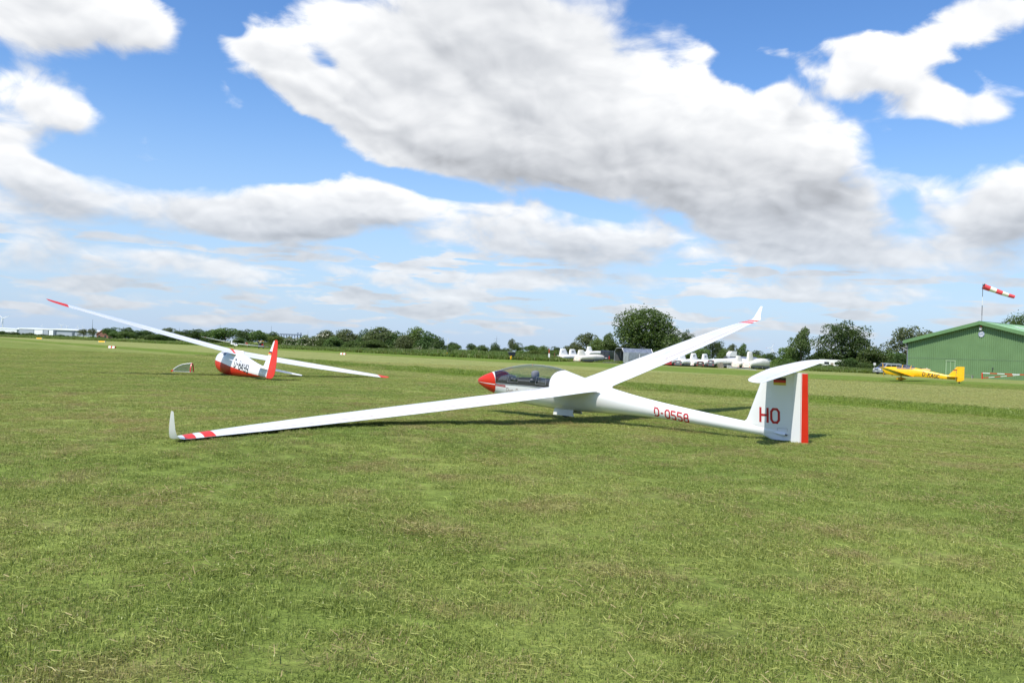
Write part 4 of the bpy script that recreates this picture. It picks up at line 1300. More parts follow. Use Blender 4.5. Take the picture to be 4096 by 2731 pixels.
# ================================================================== GREEN HANGAR
HGREEN = paint('green_sheet', (0.135, 0.232, 0.100), 0.55, vary=0.07, scale=0.35, bump=0.0)
HGREEN2 = paint('green_trim', (0.125, 0.240, 0.098), 0.5, vary=0.06)
HROOF = paint('pale_green_roof', (0.20, 0.36, 0.19), 0.55, vary=0.1, scale=0.5)
def hangar():
    L0 = gnd(3629, 150.0)
    g = thing('hangar', 'green corrugated metal hangar with a low gable roof at the field edge', 'building', L0, (0, 0, R_(-55)))
    Wd, Dp, EV, RG, SEAMZ = 25.0, 36.0, 6.05, 9.2, 3.15
    top = lambda x: EV + (RG - EV) * (1 - abs(x - Wd / 2) / (Wd / 2))
    def corr(x0, x1, z0f, z1f, pitch=.33, depth=.085, y=0.0):
        rows = []
        n = int(round((x1 - x0) / pitch))
        for i in range(n):
            for fx, dy in ((0.0, 0), (.42, 0), (.52, depth), (.90, depth)):
                x = x0 + (i + fx) * pitch
                rows.append([(x, y - dy, z0f(x)), (x, y - dy, z1f(x))])
        rows.append([(x1, y, z0f(x1)), (x1, y, z1f(x1))])
        return rows
    m = MB(); m.grid(corr(0, Wd, lambda x: 0.0, lambda x: SEAMZ)); m.build('lower_gable_wall', HGREEN, g)
    m = MB(); m.grid(corr(0, Wd, lambda x: SEAMZ - .06, lambda x: top(x) - .05, y=-.03)); m.build('upper_gable_wall', HGREEN, g)
    m = MB(); m.grid([[(x, -.05 if False else -.078, SEAMZ - .075), (x, -.078, SEAMZ - .045)] for x in (0, Wd)]); m.build('seam_flashing', GREYM, g)
    for x in (0.0, Wd):
        m = MB(); m.box((x + (.03 if x == 0 else -.03), Dp / 2 + .02, EV / 2), (.06, Dp - .04, EV)); m.build('side_wall', HGREEN, g)
    m = MB(); m.prism([(0.05, 0), (Wd - .05, 0), (Wd - .05, EV), (Wd / 2, RG - .06), (0.05, EV)], Dp - .2, Dp - .05); m.build('rear_wall', HGREEN, g)
    OH = .55
    for sg in (0, 1):
        def rp(t, y, dz):
            x = -OH + (Wd / 2 + OH) * t
            z = EV - (RG - EV) / (Wd / 2) * OH + ((RG - EV) / (Wd / 2)) * (x + OH) + dz
            return ((x if sg == 0 else Wd - x), y, z)
        m = MB()
        rows = []
        n = 60
        for i in range(n):
            y = -.75 + (Dp + 1.2) * i / n
            for f, dz in ((0, .10), (.5, .10), (.58, .15), (.92, .15)):
                rows.append([rp(0, y + f * (Dp + 1.2) / n, dz), rp(1, y + f * (Dp + 1.2) / n, dz)])
        m.grid(rows)
        ro = m.build('roof', HROOF, g)
        m = MB()                                                # translucent strips in the roof sheeting
        m.grid([[rp(t, 5.0, .17), rp(t, 6.4, .17)] for t in (.25, .8)]); m.build('skylight_strip', PALEW, ro)
        m = MB()
        m.loft([[rp(t, -.78, -.42), rp(t, -.70, -.42), rp(t, -.70, .16), rp(t, -.78, .16)] for t in (0, .5, 1)]); m.build('verge_board', HGREEN2, g)
        m = MB()
        m.loft([[rp(0, y, -.30), rp(0.004, y, -.05), rp(0.012, y, -.05), rp(.012, y, -.30)] for y in (-.7, Dp)]); m.build('eave_gutter', HGREEN2, g)
    m = MB(); m.grid([[(Wd / 2 + k * .35, y, RG + .18 - abs(k) * .09) for k in (-1, 0, 1)] for y in (-.8, Dp)]); m.build('ridge_cap', HGREEN2, g)
    m = MB(); m.tube([(-.55, -.25, EV - .35), (-.15, -.12, EV - .9), (-.07, -.1, EV - 1.3), (-.07, -.1, .1)], .055, 8); m.build('downpipe', GREYM, g)
    m = MB(); m.box((-.05, .12, 2.4), (.07, .2, 4.6)); m.build('corner_trim', paint('blue_trim', (.10, .20, .30), .5), g)
    # double door outline in pale trim
    dm = paint('pale_green_frame', (.34, .46, .28), .5)
    d = MB(); d.box((7.65, -.09, 1.30), (1.42, .02, 2.58)); do = d.build('door', HGREEN, g)
    for nm, c, dd in (('door_frame', (6.9, -.11, 1.36), (.10, .07, 2.7)), ('door_frame', (8.4, -.11, 1.36), (.10, .07, 2.7)), ('door_frame', (7.65, -.11, 1.33), (.06, .06, 2.62)), ('door_lintel', (7.65, -.12, 2.77), (1.75, .10, .12))):
        m = MB(); m.box(c, dd); m.build(nm, dm, do)
    # round emblem with waves and a beacon above it
    m = MB(); m.disc_y((Wd / 2 + .05, -.13, 7.25), .50, .06, 28); eo = m.build('emblem_disc', PALEW, g)
    bl = paint('emblem_blue', (.03, .09, .30), .4)
    m = MB(); m.disc_y((Wd / 2 + .05, -.14, 7.25), .49, .06, 28, rin=.435); m.build('emblem_ring', bl, eo)
    for k, zc in enumerate((7.43, 7.25, 7.07)):
        m = MB()
        hw = (.36, .41, .36)[k]
        m.grid([[(Wd / 2 + .05 + hw * x, -.166, zc + .045 * math.sin(x * 6.0) + dz) for x in [q / 8 for q in range(-8, 9)]] for dz in (-.045, .035)])
        m.build('emblem_wave', bl, eo)
    m = MB(); m.box((Wd / 2, -.25, 8.15), (.36, .3, .42)); bo = m.build('beacon', PALEW, g)
    m = MB(); m.tube([(Wd / 2, -.25, 8.36), (Wd / 2, -.25, 8.56)], .12, 10); m.build('beacon_lens', RED, bo)
    m = MB(); m.tube([(Wd / 2, -.1, 7.86), (Wd / 2, -.25, 7.94)], .05, 8); m.build('beacon_bracket', DARKM, bo)
    m = MB(); m.tube([(14.55, -.05, 1.75), (14.55, -.22, 1.85), (14.55, -.3, 1.78)], .04, 6); m.box((14.55, -.3, 1.68), (.14, .14, .2)); m.build('wall_lamp', DARKM, g)
    # raised door leaf standing out from the long side
    m = MB()
    m.loft([[(-.05, y, 5.05), (-.05, y, 5.17), (-1.85, y, 4.80), (-1.85, y, 4.68)] for y in (1.5, 9.5)]); lo = m.build('tilted_door', DARKM, g)
    for y in (1.45, 9.55):
        m = MB(); m.prism([(-.06, 4.05), (-.06, 5.0), (-1.7, 4.68)], y - .03, y + .03); m.build('underside_shade_web', DARKM, lo)  # added dark side web, standing in for the shaded underside of the leaf
        m = MB(); m.tube([(-.05, y - .05, 5.2), (-1.9, y - .05, 4.80), (-.05, y - .05, 4.0)], .055, 6); m.build('door_strut', PALEW, lo)
    return g, L0
HG, HL0 = hangar()
HM = Matrix.Translation(HL0) @ Matrix.Rotation(R_(-55), 4, 'Z')

# windsock on the ridge
def windsock():
    b = HM @ Vector((12.5, -.05, 9.36))
    g = thing('windsock', 'red and white windsock flying from a pole on the hangar ridge', 'windsock', b)
    for z0, z1, mt in ((0, .9, GREYM), (.9, 2.6, DARKM), (2.6, 4.0, PALEW), (4.0, 6.1, DARKM)):
        m = MB(); m.tube([(0, 0, z0), (0, 0, z1)], .055 if z0 < 2 else .045, 8); m.build('pole', mt, g)
    d = Vector((1, -.22, -.42)).normalized()
    u = Vector((0, 0, 1)); s = d.cross(u).normalized(); u = s.cross(d)
    o = Vector((.12, 0, 5.72))
    sw = paint('windsock_white', (.72, .68, .55), .8); sr = paint('windsock_red', (.66, .06, .07), .8)
    R0, R1, LN = .46, .27, 5.0
    def ring(t):
        r = R0 + (R1 - R0) * t
        sag = -.16 * math.sin(math.pi * t) * 0 + .25 * t * t
        return [o + d * (LN * t) + Vector((0, 0, sag)) + (s * math.cos(a) + u * math.sin(a)) * r * (1 + .05 * math.sin(3 * a + 9 * t)) for a in [2 * math.pi * k / 16 for k in range(16)]]
    for i in range(5):
        m = MB(); m.loft([ring((i + k / 3) / 5) for k in range(4)], cap=False)
        m.build('sock_band', sr if i % 2 == 0 else sw, g, smooth=True)
    m = MB(); m.tube([p for p in ring(0)] + [ring(0)[0]], .03, 6); m.build('hoop', DARKM, g)
windsock()

# barrier and bench in front of the wall
def barrier():
    p = HM @ Vector((14.0, -2.4, 0))
    g = thing('barrier', 'red and white striped pole barrier in front of the green hangar wall', 'barrier', p, (0, 0, R_(-55)))
    m = MB(); m.box((0, 0, .5), (.14, .14, 1.0)); m.build('post', RED, g)
    m = MB(); m.box((9.2, 0, .5), (.14, .14, 1.0)); m.build('post', RED, g)
    for i in range(8):
        m = MB(); m.box((.08 + 9.0 * (i + .5) / 8, 0, .93), (9.0 / 8, .10, .12)); m.build('beam_band', RED if i % 2 else PALEW, g)
    a, b = Vector((.1, 0.0, .14)), Vector((5.6, 0, .84))
    for i in range(6):
        m = MB(); m.tube([a.lerp(b, i / 6), a.lerp(b, (i + 1) / 6)], .05, 6); m.build('brace_band', PALEW if i % 2 else RED, g)
barrier()
WOOD = paint('weathered_plank', (.30, .25, .19), .85, vary=.2, scale=4)
def bench(t, y, ln, label):
    g = thing('bench', label, 'bench', HM @ Vector((t, y, 0)), (0, 0, R_(-55)), 'plank benches by the hangar')
    for k in (-1, 1):
        m = MB(); m.box((k * ln * .4, 0, .21), (.12, .34, .42)); m.build('leg', GREYM, g)
    for k in (-1, 1):
        m = MB(); m.box((0, k * .1, .445), (ln, .17, .05)); m.build('plank', WOOD, g)
bench(11.3, -2.0, 2.4, 'plank bench against the green wall, right of the yellow tail')
bench(3.9, -1.6, 2.6, 'plank bench with two people sitting on it by the green wall')

# ================================================================== PEOPLE
SKIN = paint('skin', (.50, .31, .23), .6); HAIRD = paint('dark_hair', (.03, .022, .018), .8); HAIRG = paint('grey_hair', (.52, .51, .49), .8)
def person(label, loc, rz, joints, cols, hair, group=None):
    """joints: name -> (x, y, z, radius); x is where the body faces"""
    g = thing('person', label, 'person', loc, (0, 0, rz), group)
    names = list(joints)
    me = bpy.data.meshes.new('body')
    edges = [('hip', 'waist'), ('waist', 'chest'), ('chest', 'neck'), ('neck', 'head'), ('head', 'crown')]
    for s in 'LR':
        edges += [('chest', 'sho' + s), ('sho' + s, 'elb' + s), ('elb' + s, 'wri' + s), ('wri' + s, 'han' + s), ('hip', 'thi' + s), ('thi' + s, 'kne' + s), ('kne' + s, 'ank' + s), ('ank' + s, 'toe' + s)]
    me.from_pydata([joints[n][:3] for n in names], [(names.index(a), names.index(b)) for a, b in edges], [])
    o = bpy.data.objects.new('body', me)
    COL.objects.link(o)
    sk = o.modifiers.new('skin', 'SKIN')
    lay = me.skin_vertices[0].data if me.skin_vertices else None
    if lay is None:
        bm = bmesh.new(); bm.from_mesh(me); bm.verts.layers.skin.verify(); bm.to_mesh(me); bm.free()
        lay = me.skin_vertices[0].data
    for i, n in enumerate(names):
        lay[i].radius = (joints[n][3], joints[n][3])
        lay[i].use_root = n == 'hip'
    o.modifiers.new('sub', 'SUBSURF').levels = 1
    dg = bpy.context.evaluated_depsgraph_get()
    m2 = bpy.data.meshes.new_from_object(o.evaluated_get(dg))
    bpy.data.objects.remove(o)
    for m in cols: m2.materials.append(m)                       # skin, shirt, trousers, shoes
    jn = {n: Vector(joints[n][:3]) for n in names}
    part = {'hip': 2, 'waist': 1, 'chest': 1, 'neck': 0, 'head': 0, 'crown': 0}
    for s in 'LR':
        part.update({'sho' + s: 1, 'elb' + s: 1, 'wri' + s: 0, 'han' + s: 0, 'thi' + s: 2, 'kne' + s: 2, 'ank' + s: 2, 'toe' + s: 3})
    for p in m2.polygons:
        c = p.center
        best = min(names, key=lambda n: (jn[n] - c).length - joints[n][3])
        p.material_index = part[best]
        p.use_smooth = True
    b = bpy.data.objects.new('body', m2); COL.objects.link(b); b.parent = g
    hd = jn['head']; cr = jn['crown']; up = (cr - hd).normalized()
    h = MB()
    rows = []
    for k in range(7):
        a = R_(90 - k * 17)
        rows.append([hd.lerp(cr, .7) + Vector((-.018 + .118 * math.cos(a) * math.cos(t) - (.02 if k > 3 else 0), .098 * math.cos(a) * math.sin(t), .115 * math.sin(a))) for t in [2 * math.pi * q / 14 for q in range(14)]])
    h.grid([[p for p, q in zip(r, range(14))] for r in rows], True); h.build('hair', hair, g, smooth=True)
    for sy in (-1, 1):
        e = MB(); e.tube([hd + Vector((.088, sy * .034, .02)), hd + Vector((.100, sy * .034, .02))], .011, 6); e.build('eye', BLACK, g)
    e = MB(); e.tube([hd + Vector((.085, 0, .02)), hd + Vector((.118, 0, -.02))], [.010, .017], 6); e.build('nose', SKIN, g)
    e = MB(); e.tube([hd + Vector((.092, -.025, -.055)), hd + Vector((.099, 0, -.057)), hd + Vector((.092, .025, -.055))], .006, 5); e.build('mouth', paint('lips', (.35, .14, .12), .6), g)
def seated():
    j = {'hip': (0, 0, .53, .15), 'waist': (-.02, 0, .70, .14), 'chest': (.02, 0, .93, .155), 'neck': (.04, 0, 1.12, .055), 'head': (.06, 0, 1.24, .092), 'crown': (.05, 0, 1.33, .075)}
    for s, k in (('L', 1), ('R', -1)):
        j.update({'sho' + s: (.02, k * .19, 1.03, .062), 'elb' + s: (.06, k * .25, .78, .045), 'wri' + s: (.28, k * .16, .66, .032), 'han' + s: (.37, k * .12, .64, .036), 'thi' + s: (.08, k * .10, .53, .10), 'kne' + s: (.46, k * .13, .50, .065), 'ank' + s: (.44, k * .13, .09, .045), 'toe' + s: (.58, k * .14, .04, .04)})
    return j
def bending():
    j = {'hip': (-.12, 0, .88, .15), 'waist': (-.02, 0, 1.02, .135), 'chest': (.22, 0, 1.14, .15), 'neck': (.38, 0, 1.20, .055), 'head': (.50, 0, 1.22, .09), 'crown': (.57, 0, 1.28, .07)}
    for s, k in (('L', 1), ('R', -1)):
        j.update({'sho' + s: (.26, k * .19, 1.12, .06), 'elb' + s: (.38, k * .22, .88, .045), 'wri' + s: (.50, k * .16, .68, .032), 'han' + s: (.54, k * .14, .58, .036), 'thi' + s: (-.10, k * .10, .82, .10), 'kne' + s: (.02, k * .12, .47, .065), 'ank' + s: (-.06, k * .13, .09, .045), 'toe' + s: (.08, k * .14, .04, .04)})
    return j
BLUE = paint('blue_shirt', (.03, .20, .55), .8); WSH = paint('pale_shirt', (.72, .66, .62), .8); JEAN = paint('jeans', (.05, .07, .13), .85); REDSH = paint('red_shirt', (.55, .05, .04), .8); KH = paint('khaki_trousers', (.28, .24, .17), .85)
person('dark-haired person in a bright blue shirt sitting behind the yellow aircraft', HM @ Vector((3.3, -1.5, 0)), R_(-145), seated(), [SKIN, BLUE, JEAN, BLACK], HAIRD)
person('grey-haired person in a pale shirt sitting behind the yellow aircraft', HM @ Vector((4.35, -1.5, 0)), R_(-120), seated(), [SKIN, WSH, KH, BLACK], HAIRG)
pp = gnd(989, 214)
person('person in a red top bending down beside the far white glider', pp, R_(200), bending(), [SKIN, REDSH, KH, BLACK], HAIRG)

# ================================================================== VEHICLES
def wheels(g, xs, ys, r, wd, wlen=None):
    for x in xs:
        for sy in (1, -1):
            m = MB(); m.disc_y((x, sy * ys, r), r, wd, 18); wo_ = m.build('wheel', RUBBER, g, smooth=40)
            m = MB(); m.disc_y((x, sy * (ys + .01), r), r * .58, wd, 14); m.build('rim', ALU, wo_)
def van(label, loc, rz, body, L, H, Wd, prof, wins, front_lights, group=None, high=False):
    g = thing('parked_van', label, 'van', loc, (0, 0, rz), group)
    m = MB()
    hw = Wd / 2
    def sec(y, q):
        return [(x, y, z) for x, z in prof]
    n = len(prof)
    secs = []
    for y, ins in ((-hw, .06), (-hw + .06, 0), (hw - .06, 0), (hw, .06)):
        c = Vector((L / 2, 0, H * .5))
        secs.append([(x + (c.x - x) * ins * .35, y * (1 - .13 * max(0, (z - H * .5) / (H * .5))), z + (c.z - z) * ins * .35) for x, z in prof])
    m.loft(secs); m.build('body', body, g, smooth=30)
    sl = lambda z: (hw + .012) * (1 - .13 * max(0, (z - H * .5) / (H * .5)))
    for (x0, x1, x2, x3, z0, z1) in wins:
        for sy in (1, -1):
            q = MB(); q.add([(x0, sy * sl(z0), z0), (x1, sy * sl(z0), z0), (x2, sy * sl(z1), z1), (x3, sy * sl(z1), z1)], [(0, 1, 2, 3)]); q.build('side_window', CARGLASS, g)
    wheels(g, (L * .17, L * .79), hw - .10, .33, .22)
    # front: windscreen, lights, grille, bumper; rear: lights, plate
    fx = [(x, z) for x, z in prof if x > L * .5]
    return g
def quad(g, name, pts, mat):
    m = MB(); m.add(pts, [tuple(range(len(pts)))]); return m.build(name, mat, g)
SILV = paint('silver_paint', (.50, .52, .56), .3, metal=.5, vary=.03, coat=.5)
def silver_van():
    L, H, Wd = 4.9, 1.95, 1.9
    prof = [(.05, .32), (.02, .7), (.06, 1.1), (.22, 1.85), (.5, 1.95), (3.0, 1.97), (3.35, 1.90), (4.15, 1.15), (4.72, .98), (4.88, .75), (4.86, .32)]
    loc = gnd(3598, 151)
    g = van('silver minibus parked in front of the bushes left of the green hangar', loc, R_(196), SILV, L, H, Wd, prof,
            [(.35, 1.35, 1.33, .5, 1.12, 1.68), (1.45, 2.5, 2.45, 1.45, 1.10, 1.70), (2.62, 3.85, 3.30, 2.62, 1.08, 1.68)], True)
    hw = .84
    quad(g, 'windscreen', [(4.10, -hw, 1.20), (4.10, hw, 1.20), (3.44, hw * .88, 1.86), (3.44, -hw * .88, 1.86)], CARGLASS)
    for sy in (1, -1):
        m = MB(); m.box((4.80, sy * .68, .86), (.16, .36, .2)); m.build('headlight', PALEW, g)
        m = MB(); m.box((3.7, sy * 1.02, 1.18), (.12, .2, .2)); m.build('wing_mirror', DARKM, g)
        m = MB(); m.box((.04, sy * .86, 1.0), (.06, .12, .5)); m.build('tail_light', RED, g)
    m = MB(); m.box((4.87, 0, .84), (.06, .9, .16)); m.build('grille', DARKM, g)
    m = MB(); m.box((4.90, 0, .45), (.1, 1.7, .22)); m.build('bumper', GREYM, g)
    m = MB(); m.box((4.96, 0, .50), (.02, .5, .1)); m.build('number_plate', PALEW, g)
silver_van()
def dark_van():
    L, H, Wd = 5.6, 2.5, 2.05
    prof = [(.03, .35), (.0, 1.0), (.06, 2.35), (.2, 2.5), (3.7, 2.5), (4.05, 2.38), (4.7, 1.45), (5.4, 1.15), (5.58, .85), (5.56, .35)]
    loc = gnd(2418, 171)
    navy = paint('dark_blue_paint', (.018, .022, .035), .3, coat=.5)
    g = van('tall dark blue panel van between the white trailers and the metal shelter', loc, R_(66), navy, L, H, Wd, prof, [(3.75, 4.75, 4.25, 3.75, 1.35, 1.95)], False)
    for sy in (1, -1):
        m = MB(); m.box((-.01, sy * .46, 1.85), (.05, .70, .62)); m.build('rear_window', CARGLASS, g)
        m = MB(); m.box((-.01, sy * .94, 1.05), (.07, .13, .62)); m.build('tail_light', RED, g)
        m = MB(); m.box((4.6, sy * 1.12, 1.45), (.14, .22, .34)); m.build('wing_mirror', DARKM, g)
    m = MB(); m.box((-.015, 0, 1.4), (.03, .02, 1.9)); m.build('door_gap', BLACK, g)
    m = MB(); m.box((-.04, 0, .5), (.12, 1.8, .16)); m.build('bumper', DARKM, g)
    m = MB(); m.box((-.03, -.3, .95), (.03, .5, .11)); m.build('number_plate', PALEW, g)
    quad(g, 'windscreen', [(4.72, -.85, 1.50), (4.72, .85, 1.50), (4.10, .78, 2.36), (4.10, -.78, 2.36)], CARGLASS)
dark_van()
def shelter():
    loc = gnd(2475, 166)
    g = thing('metal_shelter', 'open-fronted bare metal shelter with a ridged grey roof beside the dark van', 'shelter', loc, (0, 0, R_(30)))
    Wd, L, H = 2.9, 7.2, 3.0
    hw = Wd / 2
    pr = [(-hw, 0.15), (-hw, 2.25), (-hw * .62, H), (hw * .62, H), (hw, 2.25), (hw, 0.15)]
    nb = 5
    for a, b, nm in ((0, 1, 'wall'), (1, 2, 'roof_bevel'), (2, 3, 'roof'), (3, 4, 'roof_bevel'), (4, 5, 'wall')):
        for k in range(nb):
            m = MB()
            x0, x1 = L * k / nb + .015, L * (k + 1) / nb - .015
            (y0, z0), (y1, z1) = pr[a], pr[b]
            d = Vector((0, y1 - y0, z1 - z0)).normalized(); nrm = Vector((0, -d.z, d.y)) * .03
            p = [Vector((x0, y0, z0)), Vector((x1, y0, z0)), Vector((x1, y1, z1)), Vector((x0, y1, z1))]
            m.add(p + [q - nrm for q in p], [(0, 1, 2, 3), (7, 6, 5, 4), (0, 4, 5, 1), (1, 5, 6, 2), (2, 6, 7, 3), (3, 7, 4, 0)])
            m.build(nm + '_panel', ALU, g)
    for x in (0.0, L):
        m = MB(); m.tube([(x, y, z) for y, z in pr], .06, 6); m.build('frame_rib', ALU, g)
    m = MB(); m.prism([(-hw + .02, .15), (-hw + .02, 2.25), (-hw * .6, H - .04), (hw * .6, H - .04), (hw - .02, 2.25), (hw - .02, .15)], L - .1, L - .05, axis='x'); m.build('rear_wall', GREYM, g)
    m = MB(); m.box((L / 2, 0, .1), (L, Wd - .1, .1)); m.build('floor_plate', GREYM, g)
    m = MB(); m.loft([[(-.02, -hw, .2), (-.06, -hw, .2), (-.06, -hw, 2.2), (-.02, -hw, 2.2)], [(.25, -hw - 1.25, .2), (.21, -hw - 1.25, .2), (.21, -hw - 1.25, 2.2), (.25, -hw - 1.25, 2.2)]]); m.build('door_leaf', ALU, g)
    for y in (-.7, .7):
        m = MB(); m.box((-1.7, y, .16), (3.2, .12, .08)); m.build('loading_rail', ALU, g)
    m = MB(); m.tube([(L * .55, -hw - .05, 0), (L * .5, -hw - .5, 0.05), (L * .52, -hw - .1, 2.0)], .05, 6); m.build('prop_pole', PALEW, g)
    m = MB(); m.box((L * .8, 0, H + .28), (.9, .5, .06)); m.box((L * .8, 0, H + .12), (.06, .06, .28)); m.build('roof_vent', ALU, g)
shelter()
m_ = None
TRW = paint('trailer_white', (.78, .77, .73), .35, vary=.04, coat=.3)
TRG = paint('trailer_grey', (.42, .42, .41), .45, vary=.1)
TRC = paint('trailer_chassis', (.17, .175, .18), .6, vary=.15)
TRD = paint('trailer_dark_rear', (.13, .14, .15), .5)
def trailer(label, px, D, col, rear=None, fin=True, text=None, L=9.2, rz=50, hs=1.0, finh=1.35, z=0.0, skirt=True, emblem=False, hump=.38):
    loc = gnd(px, D); loc.z = z
    g = thing('glider_trailer', label, 'trailer', loc, (0, 0, R_(rz)), 'glider trailers parked along the hedge', scale=(L / 9.2, 1, hs))
    tab = [(0, .50, 1.08, .76), (.12, .47, 1.16, .82), (.6, .58, 1.22, .86), (2.0, .62, 1.36, .88), (3.6, .62, 1.55, .88), (5.2, .62, 1.82, .88), (6.8, .62, 1.84, .88), (7.8, .64, 1.72, .84), (8.5, .70, 1.46, .66), (8.9, .80, 1.12, .38)]
    def sec(x):
        zb, zt, hw = smooth_tab(tab, x)
        zt = 1.22 + (zt - 1.22) * hump if zt > 1.22 else zt
        return [(x, hw * y, zb + (zt - zb) * q) for y, q in ((-.93, 0), (-1, .10), (-1, .55), (-.90, .82), (-.62, .97), (0, 1.0), (.62, .97), (.90, .82), (1, .55), (1, .10), (.93, 0))]
    m = MB(); m.loft([sec(x) for x in (0, .12, .6, 1.3, 2.0, 2.8, 3.6, 4.6, 5.5, 6.4, 7.0, 7.6, 8.0, 8.4, 8.7, 8.9)]); m.build('shell', col, g, smooth=45)
    rr = rear or col
    m = MB(); m.loft([[(x, y * q, .80 + (z - .80) * q) for _, y, z in sec(0)] for x, q in ((-.005, 1.0), (-.05, .97))]); ro = m.build('rear_hatch', rr, g)
    m = MB(); m.box((-.05, 0, .36), (.10, 1.60, .26)); bo = m.build('rear_bumper', rr, g)
    for sy in (1, -1):
        m = MB(); m.box((-.115, sy * .62, .38), (.03, .16, .12)); m.build('tail_light', RED, bo)
        m = MB(); m.tube([(-.06, sy * .55, .92), (-.045, sy * .55, .92)], .06, 8); m.build('marker_lamp', RED, ro)
    m = MB(); m.box((-.065, 0, .72), (.02, .5, .11)); m.build('number_plate', PALEW, ro)
    if skirt:
        m = MB(); m.box((4.5, 0, .42), (7.6, 1.56, .36)); m.build('chassis', TRC, g)
    for x in (2.6, 5.4, 7.2):
        m = MB(); m.grid([[Vector((x + dx, y * 1.006, .9 + (z - .9) * 1.006)) for _, y, z in sec(x)] for dx in (-.02, .02)], True); m.build('shell_seam', GAP, g)
    wheels(g, (4.7,), .80, .30, .2)
    m = MB(); m.tube([(8.4, 0, .5), (10.0, 0, .48)], .05, 6); m.tube([(9.7, 0, .48), (9.7, 0, .05)], .035, 6); m.build('drawbar', GREYM, g)
    if fin:
        m = MB()
        zt = smooth_tab(tab, .9)[1] - .1
        m.loft([[(x, y * w_, z_) for x, y in ((x0, -1), (x0 + .06, -1.2), (x1 - .3, -1.1), (x1, -.5), (x1, .5), (x1 - .3, 1.1), (x0 + .06, 1.2), (x0, 1))] for x0, x1, w_, z_ in ((.18, 2.9, .19, zt), (.42, 2.15, .15, zt + finh * .8), (.48, 2.0, .13, zt + finh * .96), (.62, 1.85, .08, zt + finh))])
        fo = m.build('fin_cover', col, g, smooth=45)
        if text:
            for sy in (1, -1):
                def on(u, v, l, sy=sy):
                    return Vector(((.80 + u) if sy < 0 else (1.58 - u), sy * (.20 + .001 * l), zt + finh * .48 + v))
                lettering(text, .42, .25, .12, .075, on).build('fin_lettering', paint('navy_print', (.03, .035, .07), .5), fo)
        if emblem:
            for sy in (1, -1):
                bm_ = MB()
                bm_.add([(.62, sy * .205, zt + .75), (.86, sy * .205, zt + .82), (1.16, sy * .20, zt + 1.0), (.98, sy * .20, zt + .80), (1.10, sy * .20, zt + .62), (.84, sy * .205, zt + .66)], [(0, 1, 5), (1, 2, 3), (1, 3, 5), (3, 4, 5)])
                bm_.build('bird_emblem', paint('emblem_print', (.06, .11, .40), .5), fo)
    return g
trailer('white glider trailer with a blue bird on its fin, left end of the row', 2236, 168, TRW, emblem=True)
trailer('white glider trailer with SH on its fin cover', 2274, 177, TRW, text='SH')
trailer('cream glider trailer parked next to the SH trailer, its nose by the dark van', 2308, 165, CREAM, finh=1.2, hump=.6)
tr = trailer('small white trailer standing high on a dark frame behind the SH trailer', 2345, 186, TRW, L=7.0, hs=.85, z=1.15)
m = MB()
for x in (.8, 6.5):
    for y in (-.7, .7):
        m.box((x, y, -.55), (.14, .14, 1.5))
m.box((3.6, -.7, .2), (6.5, .1, .14)); m.box((3.6, .7, .2), (6.5, .1, .14))
m.build('support_frame', DARKM, tr)
trailer('low grey trailer with a red rear, mostly behind the long raised wing', 2672, 158, TRG, rear=paint('red_rear', (.30, .03, .03), .5), fin=False, L=7.5, hs=.95)
trailer('white trailer with an open dark rear end and a tall fin cover', 2712, 157, TRW, rear=TRD)
trailer('white glider trailer with HY on its fin cover', 2760, 159, TRW, text='HY')
trailer('white glider trailer with the number 24 on its fin cover', 2806, 168, TRW, text='24')
trailer('short pale trailer with a dark brown rear in front of the 24 trailer', 2801, 156, TRW, rear=paint('brown_trailer', (.075, .06, .055), .5), fin=False, L=5.0, hs=1.0)
trailer('long white trailer with a grey rear door beside the dark brown trailer', 2843, 156, TRW, rear=TRD, fin=False, hs=1.3, L=11.5, rz=38)
trailer('cream glider trailer, left one of the two cream ones on the right', 2941, 157, CREAM, finh=1.15, hump=.5)
trailer('cream glider trailer with a tall fin cover and a high rounded back', 2986, 153, CREAM, finh=1.75, hs=1.08, hump=1.0)
def tube_trailer():
    loc = gnd(2902, 176); 
    g = thing('tube_trailer', 'bare metal tube trailer with a box fin behind the white trailers', 'trailer', loc, (0, 0, R_(28)))
    m = MB(); m.loft([[(x, .75 * r * math.cos(t), 1.55 + .75 * r * math.sin(t)) for t in [R_(a) for a in range(0, 360, 24)]] for x, r in ((0, 1), (.02, 1), (8.2, .95), (8.4, .85))]); m.build('tube_body', ALU, g, smooth=40)
    m = MB(); m.loft([[(-.03 - dx, .7 * r * math.cos(t), 1.55 + .7 * r * math.sin(t)) for t in [R_(a) for a in range(0, 360, 24)]] for dx, r in ((0, 1), (.02, .95))]); m.build('end_cap', DARKM, g)
    m = MB(); m.prism([(.6, 2.2), (.6, 2.75), (1.2, 3.3), (2.4, 3.3), (2.4, 2.2)], -.55, .55); m.build('fin_box', PALEW, g)
    m = MB(); m.box((4.2, 0, .6), (8, 1.3, .25)); m.build('chassis', DARKM, g)
    wheels(g, (4.4,), .8, .32, .2)
tube_trailer()
def pale_caravan():
    g = thing('caravan', 'white low caravan half hidden behind the bushes left of the silver minibus', 'caravan', gnd(3326, 182), (0, 0, R_(-6)))
    m = MB(); m.prism([(-2.5, .5), (-2.55, 2.0), (-2.3, 2.35), (2.2, 2.35), (2.5, 2.05), (2.5, .5)], -1.0, 1.0); m.build('body', TRW, g)
    for x in (-1.3, .8):
        m = MB(); m.box((x, -1.01, 1.6), (1.0, .03, .5)); m.build('window', CARGLASS, g)
    m = MB(); m.box((0, 0, .45), (4.6, 1.7, .1)); m.build('chassis', GREYM, g)
    wheels(g, (0.0,), .9, .32, .2)
    m = MB(); m.box((-.2, -1.02, 1.1), (.6, .03, 1.2)); m.build('door', WOOD, g)
pale_caravan()
